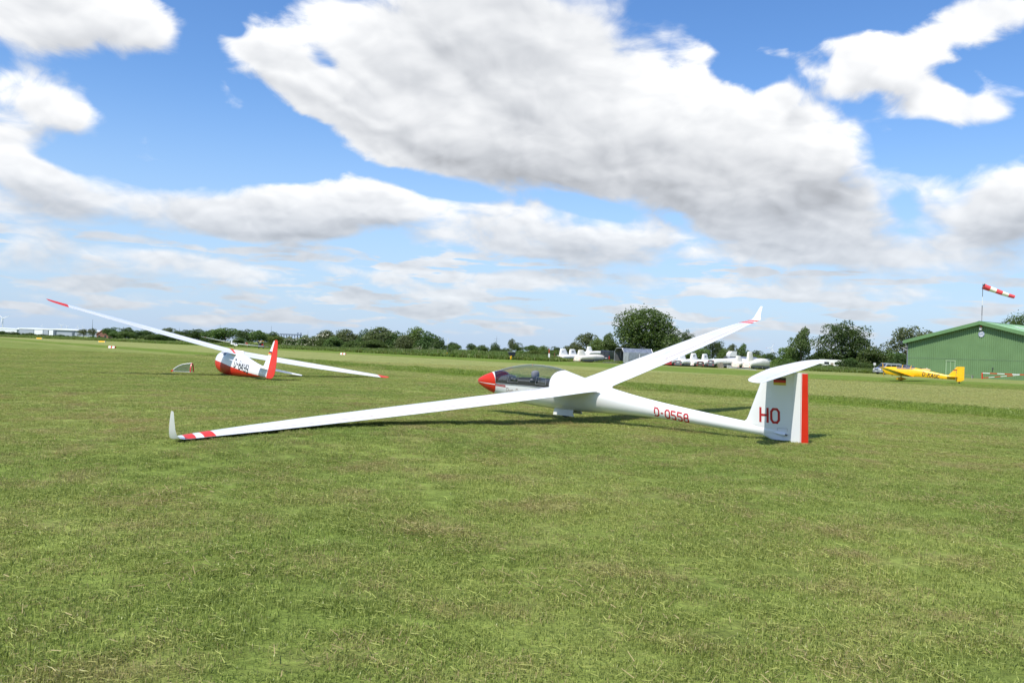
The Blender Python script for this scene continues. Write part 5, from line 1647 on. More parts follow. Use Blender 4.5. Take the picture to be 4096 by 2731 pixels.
def golf_cart():
    g = thing('golf_cart', 'dark golf cart with a yellow roof parked beside the far glider', 'cart', gnd(1044, 205), (0, 0, R_(-75)))
    m = MB(); m.loft([[(x, y * .6, z) for y, z in ((-1, .3), (-1, zt), (1, zt), (1, .3))] for x, zt in ((-1.15, .75), (-.5, .8), (-.45, .5), (.5, .5), (.6, .8), (1.1, .7))]); m.build('body', DARKM, g)
    m = MB(); m.box((-.3, 0, .78), (.5, 1.1, .14)); m.box((-.55, 0, 1.05), (.12, 1.1, .45)); m.build('seat', DARKIN, g)
    for x in (-.85, .7):
        for y in (-.52, .52):
            m = MB(); m.tube([(x, y, .7), (x * .85, y, 1.72)], .025, 6); m.build('roof_post', GREYM, g)
    m = MB(); m.box((-.08, 0, 1.76), (1.9, 1.25, .09)); m.build('roof', YELLOW, g)
    m = MB(); m.box((.35, .3, .95), (.3, .4, .5)); m.build('red_box', RED, g)
    wheels(g, (-.75, .75), .5, .23, .18)
golf_cart()
def dark_cart():
    g = thing('tipping_cart', 'dark blue open cart with a yellow wheel guard in front of the thicket', 'cart', gnd(2046, 160), (0, 0, R_(20)))
    m = MB(); m.loft([[(-.4, -.35, .8), (.5, -.35, .8), (.5, .35, .8), (-.4, .35, .8)], [(-.6, -.5, 1.45), (.62, -.5, 1.45), (.62, .5, 1.45), (-.6, .5, 1.45)]], cap=False); m.box((.05, 0, .80), (.9, .7, .03)); m.build('tub', paint('navy_tub', (.03, .035, .06), .5), g)
    m = MB(); m.tube([(-.6, -.5, 1.45), (.62, -.5, 1.45), (.62, .5, 1.45), (-.6, .5, 1.45), (-.6, -.5, 1.45)], .04, 6); m.build('rim', GREYM, g)
    m = MB(); m.loft([[(-.45, -.56, .15), (-.2, -.56, .15), (-.2, -.48, .15), (-.45, -.48, .15)], [(-.5, -.56, .55), (-.2, -.56, .62), (-.2, -.48, .62), (-.5, -.48, .55)], [(-.3, -.56, .75), (-.1, -.56, .72), (-.1, -.48, .72), (-.3, -.48, .75)]]); m.build('wheel_guard', YELLOW, g)
    m = MB(); m.box((.1, 0, .6), (1.0, .2, .35)); m.build('frame', WOOD, g)
    wheels(g, (.0,), .45, .28, .15)
dark_cart()

# ------------------------------------------------------------------ small things about the field
def marker(label, px, D, rz):
    g = thing('field_marker', label, 'marker', gnd(px, D), (0, 0, rz), 'red and white tent markers on the grass')
    pr = [(-.24, 0), (-.14, .26), (.14, .26), (.24, 0)]
    for x0, x1, mt in ((-.45, -.40, RED), (-.40, -.10, PALEW), (-.10, .10, RED), (.10, .40, PALEW), (.40, .45, RED)):
        m = MB(); m.prism([(y, z) for y, z in pr], x0, x1, axis='x'); m.build('band', mt, g)
marker('red and white marker on the grass beneath the raised wing of the far left glider', 448, 116, R_(2))
marker('red and white marker on the grass in front of the tall green bushes', 1372, 141, R_(-4))
def ymark(label, px, D):
    g = thing('runway_marker', label, 'marker', gnd(px, D), (0, 0, R_(5)), 'flat yellow runway markers')
    m = MB(); m.prism([(-.3, 0), (-.2, .30), (.2, .30), (.3, 0)], -.8, .8, axis='x'); m.build('cover', YELLOW, g)
    for x in (-.82, .82):
        m = MB(); m.prism([(-.31, 0), (-.21, .31), (.21, .31), (.31, 0)], x - .02, x + .02, axis='x'); m.build('end_plate', PALEW, g)
ymark('yellow runway marker in front of the red-roofed house', 408, 222)
ymark('yellow runway marker farthest left, in front of the white halls', 158, 266)
def post(name, label, cat, px, D, segs, lean=0.0, extra=None):
    g = thing(name, label, cat, gnd(px, D), (0, lean, 0))
    for z0, z1, r, mt in segs:
        m = MB(); m.tube([(0, 0, z0), (0, 0, z1)], r, 8); m.build('pole_section', mt, g)
    if extra: extra(g)
post('marker_pole', 'thin white, black and yellow marker pole right of the tall bushes', 'pole', 1787, 172, ((0, .9, .045, YELLOW), (.9, 2.2, .04, DARKM), (2.2, 3.75, .04, PALEW)), .05)
def base_(g):
    m = MB(); m.loft([[(x * q, y * q, z) for x, y in ((-.5, -.35), (.5, -.35), (.5, .35), (-.5, .35))] for q, z in ((1, .02), (1, .2), (.5, .32))]); m.build('base', paint('orange_base', (.72, .16, .04), .6), g)
    m = MB(); m.box((.02, 0, 1.0), (.3, .2, .8)); m.build('box', PALEW, g)
post('signal_post', 'white signal post on an orange base before the leafy bush', 'post', 2195, 160, ((.3, 1.5, .07, PALEW), (1.5, 2.3, .06, RED)), 0.0, base_)
RUST = paint('rusty_steel', (.20, .09, .05), .85)
post('rusty_post', 'thin rusty post left of the first white trailer', 'post', 2217, 163, ((0, 1.55, .06, RUST), (1.55, 1.62, .09, RUST)))
def mb_(g):
    m = MB(); m.box((0, 0, 1.75), (.36, .2, .42)); m.build('box', PALEW, g)
post('box_on_post', 'small white box on a post beside the silver minibus', 'box', 3497, 158, ((0, 1.6, .05, GREYM),), 0.0, mb_)
def ground_pole():
    a, b = gnd(2914, 152), gnd(3026, 134)
    d = b - a
    g = thing('white_pole', 'long thin white pole lying on the grass before the cream trailers', 'pole', a, (0, 0, math.atan2(d.y, d.x)))
    m = MB(); m.tube([(0, 0, .10), (d.length * .5, 0, .13), (d.length, 0, .10)], .045, 8); m.build('tube', PALEW, g)
    for x in (.02, d.length - .02):
        m = MB(); m.tube([(x - .05, 0, .10), (x + .05, 0, .10)], .055, 8); m.build('end_cap', GREYM, g)
ground_pole()
def crate(label, px, D, dims, mat, rot, cat='crate', name='wooden_crate'):
    g = thing(name, label, cat, gnd(px, D), rot)
    w_, d_, h_ = dims
    for k in range(3):
        m = MB(); m.box((0, -d_ / 2, h_ * (k + .5) / 3 + .02), (w_, .04, h_ / 3 - .03)); m.build('plank', mat, g)
        m = MB(); m.box((0, d_ / 2, h_ * (k + .5) / 3 + .02), (w_, .04, h_ / 3 - .03)); m.build('plank', mat, g)
    for x in (-1, 1):
        m = MB(); m.box((x * w_ / 2, 0, h_ / 2 + .02), (.04, d_ - .05, h_ - .02)); m.build('side', mat, g)
crate('leaning pale wooden crate beside the long white trailer', 2884, 152, (.8, .6, .9), WOOD, (0, R_(-18), R_(30)))
crate('grey plank box on the grass by the end of the white pole', 2917, 154, (.7, .5, .55), TRG, (0, 0, R_(20)), 'box', 'plank_box')

# ================================================================== TREES AND HEDGES
LEAF_DARK = leaf_mat('dark_leaves', (.038, .076, .018), (.092, .148, .036), .36)
LEAF_MID = leaf_mat('mid_leaves', (.062, .112, .026), (.138, .200, .056), .40)
LEAF_HERO = leaf_mat('big_tree_leaves', (.050, .095, .019), (.125, .190, .042), .40)
LEAF_LIGHT = leaf_mat('light_leaves', (.088, .150, .030), (.180, .245, .065), .42)
LEAF_OLIVE = leaf_mat('olive_leaves', (.085, .122, .038), (.170, .205, .085), .40)
BLOSSOM = paint('elder_blossom', (.72, .70, .54), .9, vary=.1)
def crown_mesh(name, seed, lobes, leaves, leaf, zlo=0.0, flat=1.0, gap=0.0, sprig=0.0, mat=None, lean=0.0):
    r = np.random.default_rng(seed)
    C = []
    for i in range(lobes):
        for _ in range(40):
            p = np.array([r.uniform(-1, 1), r.uniform(-1, 1), r.uniform(0, 1)])
            h = (p[2] - .5) * 2
            prof = math.sqrt(max(0, 1 - abs(h) ** 2.3)) if zlo > 0.02 else (math.sqrt(max(0, 1 - p[2] ** 2.2)))
            if math.hypot(p[0], p[1]) < prof and (math.hypot(p[0], p[1]) > .25 or r.uniform() < .4):
                break
        rad = r.uniform(.13, .23) * (1 - gap * .35)
        C.append((p[0] * (.5 - rad * .75), p[1] * (.5 - rad * .75), zlo + (1 - zlo) * (rad * .8 + p[2] * (1 - rad * 1.75)), rad))
    C.append((0.02, 0, .97 - .12, .13))
    vs, fs = [], []
    C = np.array(C)
    wgt = C[:, 3] ** 2
    pick = r.choice(len(C), leaves, p=wgt / wgt.sum())
    for k in pick:
        cx, cy, cz, rad = C[k]
        n = r.normal(size=3); n /= np.linalg.norm(n)
        if n[2] < -.3 and r.uniform() < .6:
            n[2] *= -1
        q = rad * (r.uniform(.55, 1.0) ** .5 + (r.exponential(.10) if r.uniform() < .25 + sprig else 0))
        p = np.array([cx, cy, cz]) + n * q * np.array([1, 1, (1 - zlo) ** .5])
        if p[2] < zlo * .5: p[2] = zlo * .5 + r.uniform(0, .05)
        if zlo < .02 and p[2] < 0: p[2] = abs(p[2]) * .3
        p[0] += lean * p[2] ** 2
        m = n * .7 + r.normal(size=3) * .6 + np.array([0, 0, .25]); m /= np.linalg.norm(m)
        a = np.cross(m, r.normal(size=3)); a /= np.linalg.norm(a)
        b = np.cross(m, a)
        s = leaf * r.uniform(.6, 1.35)
        o = len(vs)
        t = p + a * s * .5; u = p - a * s * .5
        bend = m * s * .18
        vs += [tuple(u), tuple(p + b * s * .36 + bend), tuple(t), tuple(p - b * s * .36 + bend)]
        fs.append((o, o + 1, o + 2, o + 3))
    me = bpy.data.meshes.new(name)
    me.from_pydata(vs, [], fs)
    me.materials.append(mat)
    return me, C
def trunk_mesh(name, seed, C, zlo):
    r = random.Random(seed)
    m = MB()
    m.tube([(0, 0, -.01), (.004, .003, zlo * .6), (.0, .006, zlo + .12), (.01, 0, zlo + .34), (0, 0, .8)], [.032, .024, .020, .013, .004], 7)
    for k in range(5):
        c = C[r.randrange(len(C))]
        z0 = zlo + .04 + .06 * k
        m.tube([(0, 0, z0), (c[0] * .5, c[1] * .5, (z0 + c[2]) / 2 + .02), (c[0], c[1], c[2])], [.012, .008, .003], 5)
    me = bpy.data.meshes.new(name); me.from_pydata(m.v, [], m.f); me.materials.append(WOODM)
    return me
KINDS = {}
for nm, args in {
    'oak': dict(seed=3, lobes=26, leaves=3600, leaf=.050, zlo=.12, mat=LEAF_DARK),
    'round': dict(seed=9, lobes=24, leaves=3400, leaf=.055, zlo=.08, mat=LEAF_MID),
    'hero': dict(seed=21, lobes=56, leaves=15000, leaf=.027, zlo=.05, gap=.5, sprig=.25, mat=LEAF_HERO),
    'loose': dict(seed=33, lobes=22, leaves=2600, leaf=.045, zlo=.16, gap=.8, sprig=.4, mat=LEAF_OLIVE, lean=.07),
    'windy': dict(seed=41, lobes=36, leaves=9500, leaf=.028, zlo=.12, gap=.7, sprig=.4, mat=LEAF_DARK, lean=.10),
    'windy_two': dict(seed=48, lobes=26, leaves=4200, leaf=.042, zlo=.14, gap=.7, sprig=.35, mat=LEAF_MID, lean=.14),
    'bush': dict(seed=52, lobes=46, leaves=6200, leaf=.050, zlo=.0, sprig=.1, mat=LEAF_MID),
    'bush_dark': dict(seed=58, lobes=46, leaves=6200, leaf=.050, zlo=.0, sprig=.15, mat=LEAF_DARK),
    'bush_light': dict(seed=63, lobes=46, leaves=6200, leaf=.050, zlo=.0, sprig=.25, mat=LEAF_LIGHT),
    'bush_olive': dict(seed=69, lobes=46, leaves=6200, leaf=.050, zlo=.0, sprig=.35, mat=LEAF_OLIVE),
    'willow': dict(seed=77, lobes=30, leaves=4200, leaf=.040, zlo=.05, gap=.6, sprig=.5, mat=LEAF_OLIVE, lean=.12),
}.items():
    me, C = crown_mesh('crown_' + nm, **args)
    KINDS[nm] = (me, trunk_mesh('trunk_' + nm, args['seed'], C, args['zlo']), args['zlo'], C)
def blossom_mesh(seed, C, n):
    r = np.random.default_rng(seed)
    m = MB()
    for i in range(n):
        c = C[r.integers(len(C))]
        d = r.normal(size=3); d /= np.linalg.norm(d); d[1] = -abs(d[1]); d[2] = abs(d[2]) * .8
        p = np.array(c[:3]) + d * c[3] * 1.02
        s = r.uniform(.018, .034)
        m.add([(p[0] + s * math.cos(a), p[1] + s * math.sin(a) * .8, p[2] + .25 * s * math.sin(a)) for a in [k * math.pi / 3 for k in range(6)]] + [(p[0], p[1] - .004, p[2] + s * .35)], [(k, (k + 1) % 6, 6) for k in range(6)])
    me = bpy.data.meshes.new('blossom'); me.from_pydata(m.v, [], m.f); me.materials.append(BLOSSOM)
    return me
FLOWERS = blossom_mesh(5, KINDS['bush'][3], 170)
_k = 0
def plant(kind, label, px, ytop, D, wpx, cat=None, group=None, flowers=False, depth=1.0, name=None):
    global _k
    _k += 1
    me, tm, zlo, C = KINDS[kind]
    loc = gnd(px, D)
    h = max(1.0, ztop(px, ytop, D)) * 1.04
    wd = wpx * D / FPX * (1.22 if kind in ('hero', 'loose', 'windy', 'windy_two', 'willow') else 1.42)
    tree = zlo > .02
    g = thing(name or ('tree' if tree else 'bush'), label, cat or ('tree' if tree else 'bush'), loc, (0, 0, R_((_k * 67) % 360) if kind not in ('loose', 'windy', 'windy_two', 'willow', 'hero') and not flowers else R_((_k * 23) % 50 - 25)), group, scale=(wd, wd * depth, h))
    o = bpy.data.objects.new('crown', me); COL.objects.link(o); o.parent = g
    if tree or _k % 3 == 0:
        t = bpy.data.objects.new('trunk', tm); COL.objects.link(t); t.parent = g
    if flowers:
        f = bpy.data.objects.new('blossom', FLOWERS); COL.objects.link(f); f.parent = g; f['kind'] = 'stuff'
    return g

FAR = 'far trees in front of the white halls'
LINE = 'far treeline behind the old glider'
HEDGE = 'bushes of the hedge beyond the field'
PLANTS = [
 # in front of the white halls, far left
 ('bush_dark', 'dark bush at the very left edge, before the white halls', 8, 1323, 330, 52, FAR), ('bush_dark', 'dark low bush second from the left edge before the halls', 52, 1326, 325, 46, FAR),
 ('bush_dark', 'small dark conical bush before the grey hall wall', 92, 1332, 320, 22, FAR), ('bush', 'pale round bush before the halls, right of the small dark one', 120, 1331, 315, 40, FAR),
 ('bush_dark', 'low dark hedge bush before the middle of the halls', 166, 1336, 318, 52, FAR), ('bush_light', 'pale low bush before the hall doors', 204, 1340, 312, 40, FAR), ('bush_dark', 'dark rounded bush before the right part of the halls', 240, 1337, 316, 34, FAR), ('bush_dark', 'small dark bush left of the two airy trees', 272, 1342, 312, 28, FAR), ('bush_light', 'pale bush patch under the two airy trees', 300, 1343, 310, 40, FAR),
 ('loose', 'airy tree standing before the right end of the white halls', 332, 1316, 318, 46, FAR), ('loose', 'narrow airy tree left of the red-roofed house', 368, 1313, 316, 32, FAR),
 ('bush', 'low green bush in front of the red-roofed house', 402, 1346, 300, 34, FAR), ('bush_light', 'pale bush left of the red-roofed house', 370, 1345, 304, 30, FAR),
 # treeline behind the raised wing
 ('oak', 'dark round tree right of the red-roofed house', 455, 1309, 330, 66, LINE), ('oak', 'dark tree behind two lighter round ones near the red-roofed house', 514, 1309, 332, 50, LINE), ('round', 'lighter round tree in front of the dark one near the house', 468, 1324, 305, 56, LINE), ('round', 'light rounded tree with a full crown under the raised wing', 500, 1325, 300, 54, LINE),
 ('oak', 'dark oval tree under the raised wing', 546, 1321, 310, 54, LINE), ('round', 'greyish bush under the raised wing', 582, 1340, 298, 40, LINE), ('oak', 'dark tree partly covered by the raised wing', 596, 1317, 322, 56, LINE), ('round', 'mid-green bush below the middle of the raised wing', 616, 1336, 296, 50, LINE), ('bush_dark', 'dark thicket below the raised wing', 655, 1332, 300, 70, LINE),
 ('loose', 'light yellowish treetop showing above the raised wing', 672, 1310, 335, 60, LINE), ('oak', 'dark treetops just right of the raised wing, by the pylon', 742, 1319, 322, 74, LINE), ('round', 'tree left of the wide dark trees behind the far glider', 700, 1334, 305, 66, LINE),
 ('oak', 'wide dark tree above the old glider cockpit', 795, 1316, 310, 78, LINE), ('round', 'tall full green tree behind the far glider', 900, 1311, 292, 96, LINE), ('round', 'green tree between the wide dark one and the tall full one', 848, 1318, 298, 70, LINE), ('bush_dark', 'dark thicket behind the far glider wing', 838, 1352, 280, 80, LINE),
 ('oak', 'dark tree left of the golf cart', 988, 1317, 282, 64, LINE), ('round', 'full green tree directly behind the golf cart', 1034, 1321, 270, 70, LINE), ('bush', 'bush between the far glider and the golf cart', 960, 1350, 262, 60, LINE), ('bush_light', 'low light bush right of the golf cart', 1110, 1343, 262, 96, LINE), ('oak', 'small tree top right of the golf cart', 1088, 1326, 285, 52, LINE),
 ('bush', 'white-flowering elder bush behind the far glider tail', 930, 1362, 255, 44, LINE),
 # hedge with elder blossom
 ('bush', 'white-flowering elder left of the red rudder tip', 1158, 1346, 252, 44, HEDGE), ('bush_dark', 'dark bush between two flowering elders', 1186, 1350, 246, 44, HEDGE), ('bush', 'large white-flowering elder just right of the red rudder', 1222, 1340, 240, 56, HEDGE), ('bush', 'white-flowering elder at the foot of the pale grey bush', 1256, 1344, 238, 52, HEDGE),
 ('bush_olive', 'pale feathery bush above the flowering elders', 1300, 1321, 250, 74, HEDGE), ('bush', 'green bush in front of the pale feathery one', 1288, 1356, 228, 66, HEDGE),
 ('bush_olive', 'big olive-green bush with a pointed top right of the elders', 1380, 1318, 234, 92, HEDGE), ('bush', 'broad low bush in front of the big olive-green one', 1338, 1346, 222, 72, HEDGE), ('bush', 'low bush beside the white and red marker', 1420, 1362, 218, 80, HEDGE),
 ('bush_dark', 'dark bush left of the highest part of the hedge', 1464, 1317, 226, 70, HEDGE), ('bush_olive', 'tall broad bush forming the top of the hedge', 1528, 1309, 222, 120, HEDGE), ('bush_dark', 'dark bush right of the hedge top', 1585, 1326, 220, 90, HEDGE), ('bush', 'low front bush below the hedge top', 1500, 1360, 208, 110, HEDGE), ('bush_olive', 'sparse bush in the dip of the hedge', 1612, 1340, 212, 70, HEDGE),
 ('bush_light', 'tall yellow-green bush at the right end of the hedge', 1664, 1307, 214, 76, HEDGE), ('bush_dark', 'dark bush right of the tall yellow-green one', 1710, 1326, 210, 78, HEDGE), ('bush_dark', 'last dark bush of the hedge beside the marker pole', 1752, 1346, 204, 56, HEDGE), ('bush', 'elder with a few white flowers at the right end of the hedge', 1676, 1384, 196, 50, HEDGE), ('bush', 'small flowering elder below the last dark bush', 1728, 1390, 192, 40, HEDGE),
 # open stretch in the middle
 ('oak', 'far dark tree behind the marker pole', 1806, 1368, 420, 44, 'far trees in the gap'), ('round', 'far green tree right of the marker pole', 1822, 1377, 400, 40, 'far trees in the gap'), ('bush', 'small round bush at the foot of the marker pole', 1800, 1388, 176, 26, HEDGE),
 ('oak', 'far dark rounded tree in the middle of the gap', 1885, 1373, 430, 36, 'far trees in the gap'), ('bush', 'low green bush left of the pylon', 1930, 1380, 200, 66, HEDGE), ('bush_dark', 'dark round bush in front of the pylon', 1978, 1370, 182, 40, HEDGE),
 ('loose', 'thin young tree beside the far dark oak', 2044, 1354, 190, 30, 'trees around the trailers'), ('oak', 'far dark oak behind the thin young tree', 2068, 1370, 380, 46, 'far trees in the gap'), ('bush', 'bush under the thin young tree', 2020, 1392, 186, 60, HEDGE),
 ('bush_light', 'leafy nearer bush right of the dark blue cart', 2088, 1402, 166, 70, HEDGE), ('bush_light', 'leafy bush in the middle of the thicket before the trailers', 2136, 1400, 166, 74, HEDGE), ('bush', 'leafy bush next to the signal post', 2186, 1402, 168, 70, HEDGE), ('bush_light', 'leafy bush between the posts and the first trailer', 2226, 1400, 176, 50, HEDGE),
 ('round', 'round tree behind the leafy thicket', 2130, 1380, 300, 56, 'trees around the trailers'), ('bush_light', 'pale bush behind the leafy thicket', 2172, 1382, 200, 46, HEDGE), ('oak', 'far dark tree left of the first trailer', 2218, 1385, 360, 34, 'far trees in the gap'),
 # behind the trailers
 ('bush_olive', 'olive bush behind the first white trailers', 2296, 1370, 204, 72, 'trees around the trailers'), ('loose', 'olive tree with a ragged top behind the white trailers', 2344, 1331, 206, 92, 'trees around the trailers'), ('bush_light', 'light green bush behind the raised small trailer', 2386, 1352, 200, 70, 'trees around the trailers'), ('windy_two', 'slim light tree left of the biggest tree', 2424, 1334, 208, 66, 'trees around the trailers'), ('bush', 'bush behind the dark blue van', 2440, 1352, 204, 84, 'trees around the trailers'),
 ('hero', 'biggest tree, full dark green crown behind the metal shelter', 2578, 1233, 206, 238, 'trees around the trailers'), ('round', 'low crown to the right under the biggest tree', 2668, 1330, 202, 90, 'trees around the trailers'), ('windy', 'tree top right of the biggest tree, above the raised wing', 2738, 1320, 212, 66, 'trees around the trailers'),
 ('bush', 'bush at the foot of the biggest tree, behind the shelter roof', 2530, 1368, 204, 90, 'trees around the trailers'), ('bush_dark', 'dark bush at the right foot of the biggest tree', 2620, 1362, 204, 100, 'trees around the trailers'), ('bush', 'bushes below the biggest tree on the right', 2720, 1368, 200, 100, 'trees around the trailers'), ('windy', 'tree just below the raised wing, right part', 2848, 1352, 200, 80, 'trees around the trailers'), ('bush_light', 'light bush behind the 24 trailer', 2800, 1392, 196, 90, 'trees around the trailers'), ('bush_light', 'light bush behind the metal tube trailer', 2896, 1392, 198, 60, 'trees around the trailers'),
 ('loose', 'small tree behind the metal tube trailer', 2926, 1375, 198, 40, 'trees around the trailers'), ('windy_two', 'light small tree right of the one behind the tube trailer', 2966, 1376, 198, 52, 'trees around the trailers'), ('bush_light', 'low light bush behind the cream trailers', 3010, 1416, 196, 100, 'trees around the trailers'),
 ('oak', 'far dark oak left of the near wind turbine', 3023, 1401, 330, 58, 'far oaks by the wind turbine'), ('oak', 'far dark oak right of the near wind turbine', 3090, 1409, 320, 44, 'far oaks by the wind turbine'), ('round', 'tiny far tree between the two dark oaks', 3056, 1414, 420, 16, 'far oaks by the wind turbine'),
 ('bush_light', 'green bush left of the slim wind-bent tree', 3154, 1386, 196, 96, HEDGE), ('windy_two', 'slim wind-bent tree above the glider tailplane', 3202, 1313, 192, 96, 'wind-bent trees left of the hangar'), ('windy', 'large dark wind-bent tree left of the hangar', 3362, 1283, 196, 188, 'wind-bent trees left of the hangar'), ('bush_dark', 'dark undergrowth left below the large wind-bent tree', 3290, 1392, 198, 110, HEDGE), ('bush_dark', 'dark undergrowth right below the large wind-bent tree', 3420, 1390, 200, 120, HEDGE),
 ('bush', 'green bush between the large wind-bent tree and the hangar', 3492, 1386, 188, 110, HEDGE), ('bush', 'green bush directly left of the hangar corner', 3560, 1400, 190, 100, HEDGE), ('willow', 'willow with thin waving branches behind the hangar corner', 3622, 1306, 192, 170, 'wind-bent trees left of the hangar'), ('bush_dark', 'dark bushes at the foot of the willow', 3600, 1412, 180, 90, HEDGE),
 ('bush', 'low front bush right of the tailplane tip', 3256, 1450, 170, 82, HEDGE), ('bush', 'small front bush below the white caravan', 3320, 1458, 168, 60, HEDGE), ('bush_dark', 'round front bush in the middle below the large tree', 3398, 1431, 166, 92, HEDGE), ('bush', 'last front bush beside the silver minibus', 3458, 1450, 164, 76, HEDGE), ('bush', 'low front bush left of the last one', 3150, 1440, 178, 90, HEDGE),
 ('hero', 'tree top behind the right side of the hangar roof', 4085, 1258, 190, 150, 'wind-bent trees left of the hangar'),
]
for (kd, lb, px, yt, D, wp, gr) in PLANTS:
    plant(kd, lb, px, yt, D, wp, None, gr, flowers='flower' in lb)

# rank weeds and tall grass along the foot of the hedges
weed_col = bpy.data.collections.new('weed_tufts')
WEED = leaf_mat('weed_leaves', (.130, .205, .036), (.240, .310, .090), .55, dry=((.36, .33, .17), .92))
for i in range(3):
    r = np.random.default_rng(80 + i)
    vs, fs = [], []
    for k in range(150):
        a, q = r.uniform(0, 6.283), .5 * math.sqrt(r.uniform())
        x, y, h = q * math.cos(a), q * math.sin(a), r.uniform(.45, 1.1)
        d = r.uniform(0, 6.283); wd = r.uniform(.03, .06); ln = r.uniform(.05, .35)
        ux, uy = math.cos(d), math.sin(d)
        o = len(vs)
        vs += [(x - uy * wd, y + ux * wd, -.05), (x + uy * wd, y - ux * wd, -.05), (x + ux * ln * .3 + uy * wd, y + uy * ln * .3 - ux * wd, h * .6), (x + ux * ln * .3 - uy * wd, y + uy * ln * .3 + ux * wd, h * .6), (x + ux * ln, y + uy * ln, h)]
        fs += [(o, o + 1, o + 2, o + 3), (o + 3, o + 2, o + 4)]
    me = bpy.data.meshes.new('weed_%d' % i); me.from_pydata(vs, [], fs); me.materials.append(WEED)
    weed_col.objects.link(bpy.data.objects.new('weed_%d' % i, me))
WP = []
EDGE = [(0, 296, 10, .9), (380, 280, 10, .9), (820, 246, 12, .9), (1120, 232, 14, 1.0), (1300, 212, 16, 1.0), (1500, 192, 16, 1.1), (1700, 176, 22, 1.3), (1860, 168, 26, 1.5), (2040, 160, 22, 1.4), (2200, 158, 14, 1.1), (2300, 170, 12, .7), (2700, 160, 10, .7), (3080, 160, 10, .8), (3250, 160, 9, 1.0), (3500, 157, 9, 1.0), (3620, 158, 6, .7)]
for i in range(5200):
    px = rng.uniform(-120, 3630)
    for a, b in zip(EDGE, EDGE[1:]):
        if px <= b[0]: break
    t = (px - a[0]) / (b[0] - a[0])
    D0, dd, hh = (a[k] + (b[k] - a[k]) * t for k in (1, 2, 3))
    D = D0 + dd * rng.uniform() ** 1.3
    p = gnd(px, D)
    hh *= rng.uniform(.6, 1.1) * (.55 + .45 * min(1, (D - D0) / 4))
    sc = rng.uniform(1.0, 1.7)
    WP.append((p.x, p.y, 0.0, sc, hh, rng.uniform(0, 6.28), int(rng.integers(0, 3))))
WP = np.array(WP)
wme = bpy.data.meshes.new('tall_weeds')
wme.from_pydata([tuple(map(float, r[:3])) for r in WP], [], [])
for nm, ty, data in (('size', 'FLOAT_VECTOR', WP[:, [3, 3, 4]]), ('turn', 'FLOAT', WP[:, 5]), ('which', 'INT', WP[:, 6].astype(np.int32))):
    at_ = wme.attributes.new(nm, ty, 'POINT')
    at_.data.foreach_set('vector' if ty == 'FLOAT_VECTOR' else 'value', np.ascontiguousarray(data, dtype=np.int32 if ty == 'INT' else np.float32).ravel())
wme.materials.append(WEED)
wob = bpy.data.objects.new('tall_weeds', wme)
COL.objects.link(wob)
tag(wob, 'rank weeds and tall grass along the foot of the hedges', 'weeds', kind='stuff')
instancer(wob, weed_col, 'weed_scatter')

# ================================================================== FAR BUILDINGS, TURBINES, PYLONS
HALLW = paint('hall_white', (.74, .77, .80), .6, vary=.03, scale=.02)
HALLG = paint('hall_grey', (.33, .37, .42), .6, vary=.03, scale=.02)
HALLD = paint('hall_dark', (.10, .13, .16), .6)
def hall(label, x0, x1, D, yt, segs, door=None):
    a, b = gnd(x0, D), gnd(x1, D)
    L = (b - a).length
    H = ztop((x0 + x1) / 2, yt, D)
    g = thing('industrial_hall', label, 'building', a, (0, 0, 0), 'white industrial halls on the horizon')
    m = MB(); m.box((L / 2, 40, H * .40), (L, 80, H * .80)); m.build('wall', HALLG, g)
    m = MB(); m.box((L / 2, 40, H * .88), (L + 3, 83, H * .16)); m.build('fascia', HALLW, g)
    m = MB()
    n = max(3, int(L / 22))
    for k in range(1):
        m.prism([(-1, H * .955), (L / 2, H * 1.02), (L + 1, H * .955)], -1, 81)
    m.build('roof', HALLW, g)
    for s0, s1, mt in segs:
        m = MB(); m.box(((s0 + s1) / 2 * L, -.5, H * .40), ((s1 - s0) * L, 1.2, H * .78)); m.build('wall_panel', mt, g)
hall('white hall farthest left with a wide pale wall', -60, 75, 1150, 1311, ((0, .95, HALLW),))
hall('white hall with grey and white wall bays, second from the left', 76, 196, 1130, 1312, ((.02, .50, HALLG), (.52, .80, HALLW), (.82, .98, HALLG)))
hall('longest grey-walled hall with dark vertical strips and a white roof edge', 197, 318, 1100, 1315, ((.0, .14, HALLW), (.16, .22, HALLD), (.76, .82, HALLD)))
hall('grey hall at the right end behind the airy trees', 319, 420, 1080, 1321, ((.5, .56, HALLD),))
def house():
    g = thing('red_roofed_house', 'small brick house with a bright red tiled roof beside the halls', 'house', gnd(384, 420), (0, 0, R_(8)))
    BR = paint('brick_wall', (.24, .11, .08), .85, vary=.15); TL = paint('red_tiles', (.42, .13, .06), .8, vary=.12, scale=1.0, bump=.4, bscale=6)
    m = MB(); m.box((2.8, 3.5, 1.2), (5.4, 6.5, 2.4)); m.build('wall', BR, g)
    m = MB(); m.prism([(0, 2.4), (5.6, 2.4), (2.8, 4.6)], .2, .45); m.build('gable', BR, g)
    m = MB(); m.loft([[(-.3, y, 2.2), (2.8, y, 4.75), (5.9, y, 2.2), (5.9, y, 2.0), (2.8, y, 4.5), (-.3, y, 2.0)] for y in (-.1, 7.1)]); ro = m.build('roof', TL, g)
    m = MB(); m.box((3.6, 4, 4.6), (.5, .5, 1.2)); m.build('chimney', BR, ro)
    for x in (1.3, 4.2):
        m = MB(); m.box((x, .22, 1.3), (.9, .06, 1.1)); m.build('window', CARGLASS, g)
house()
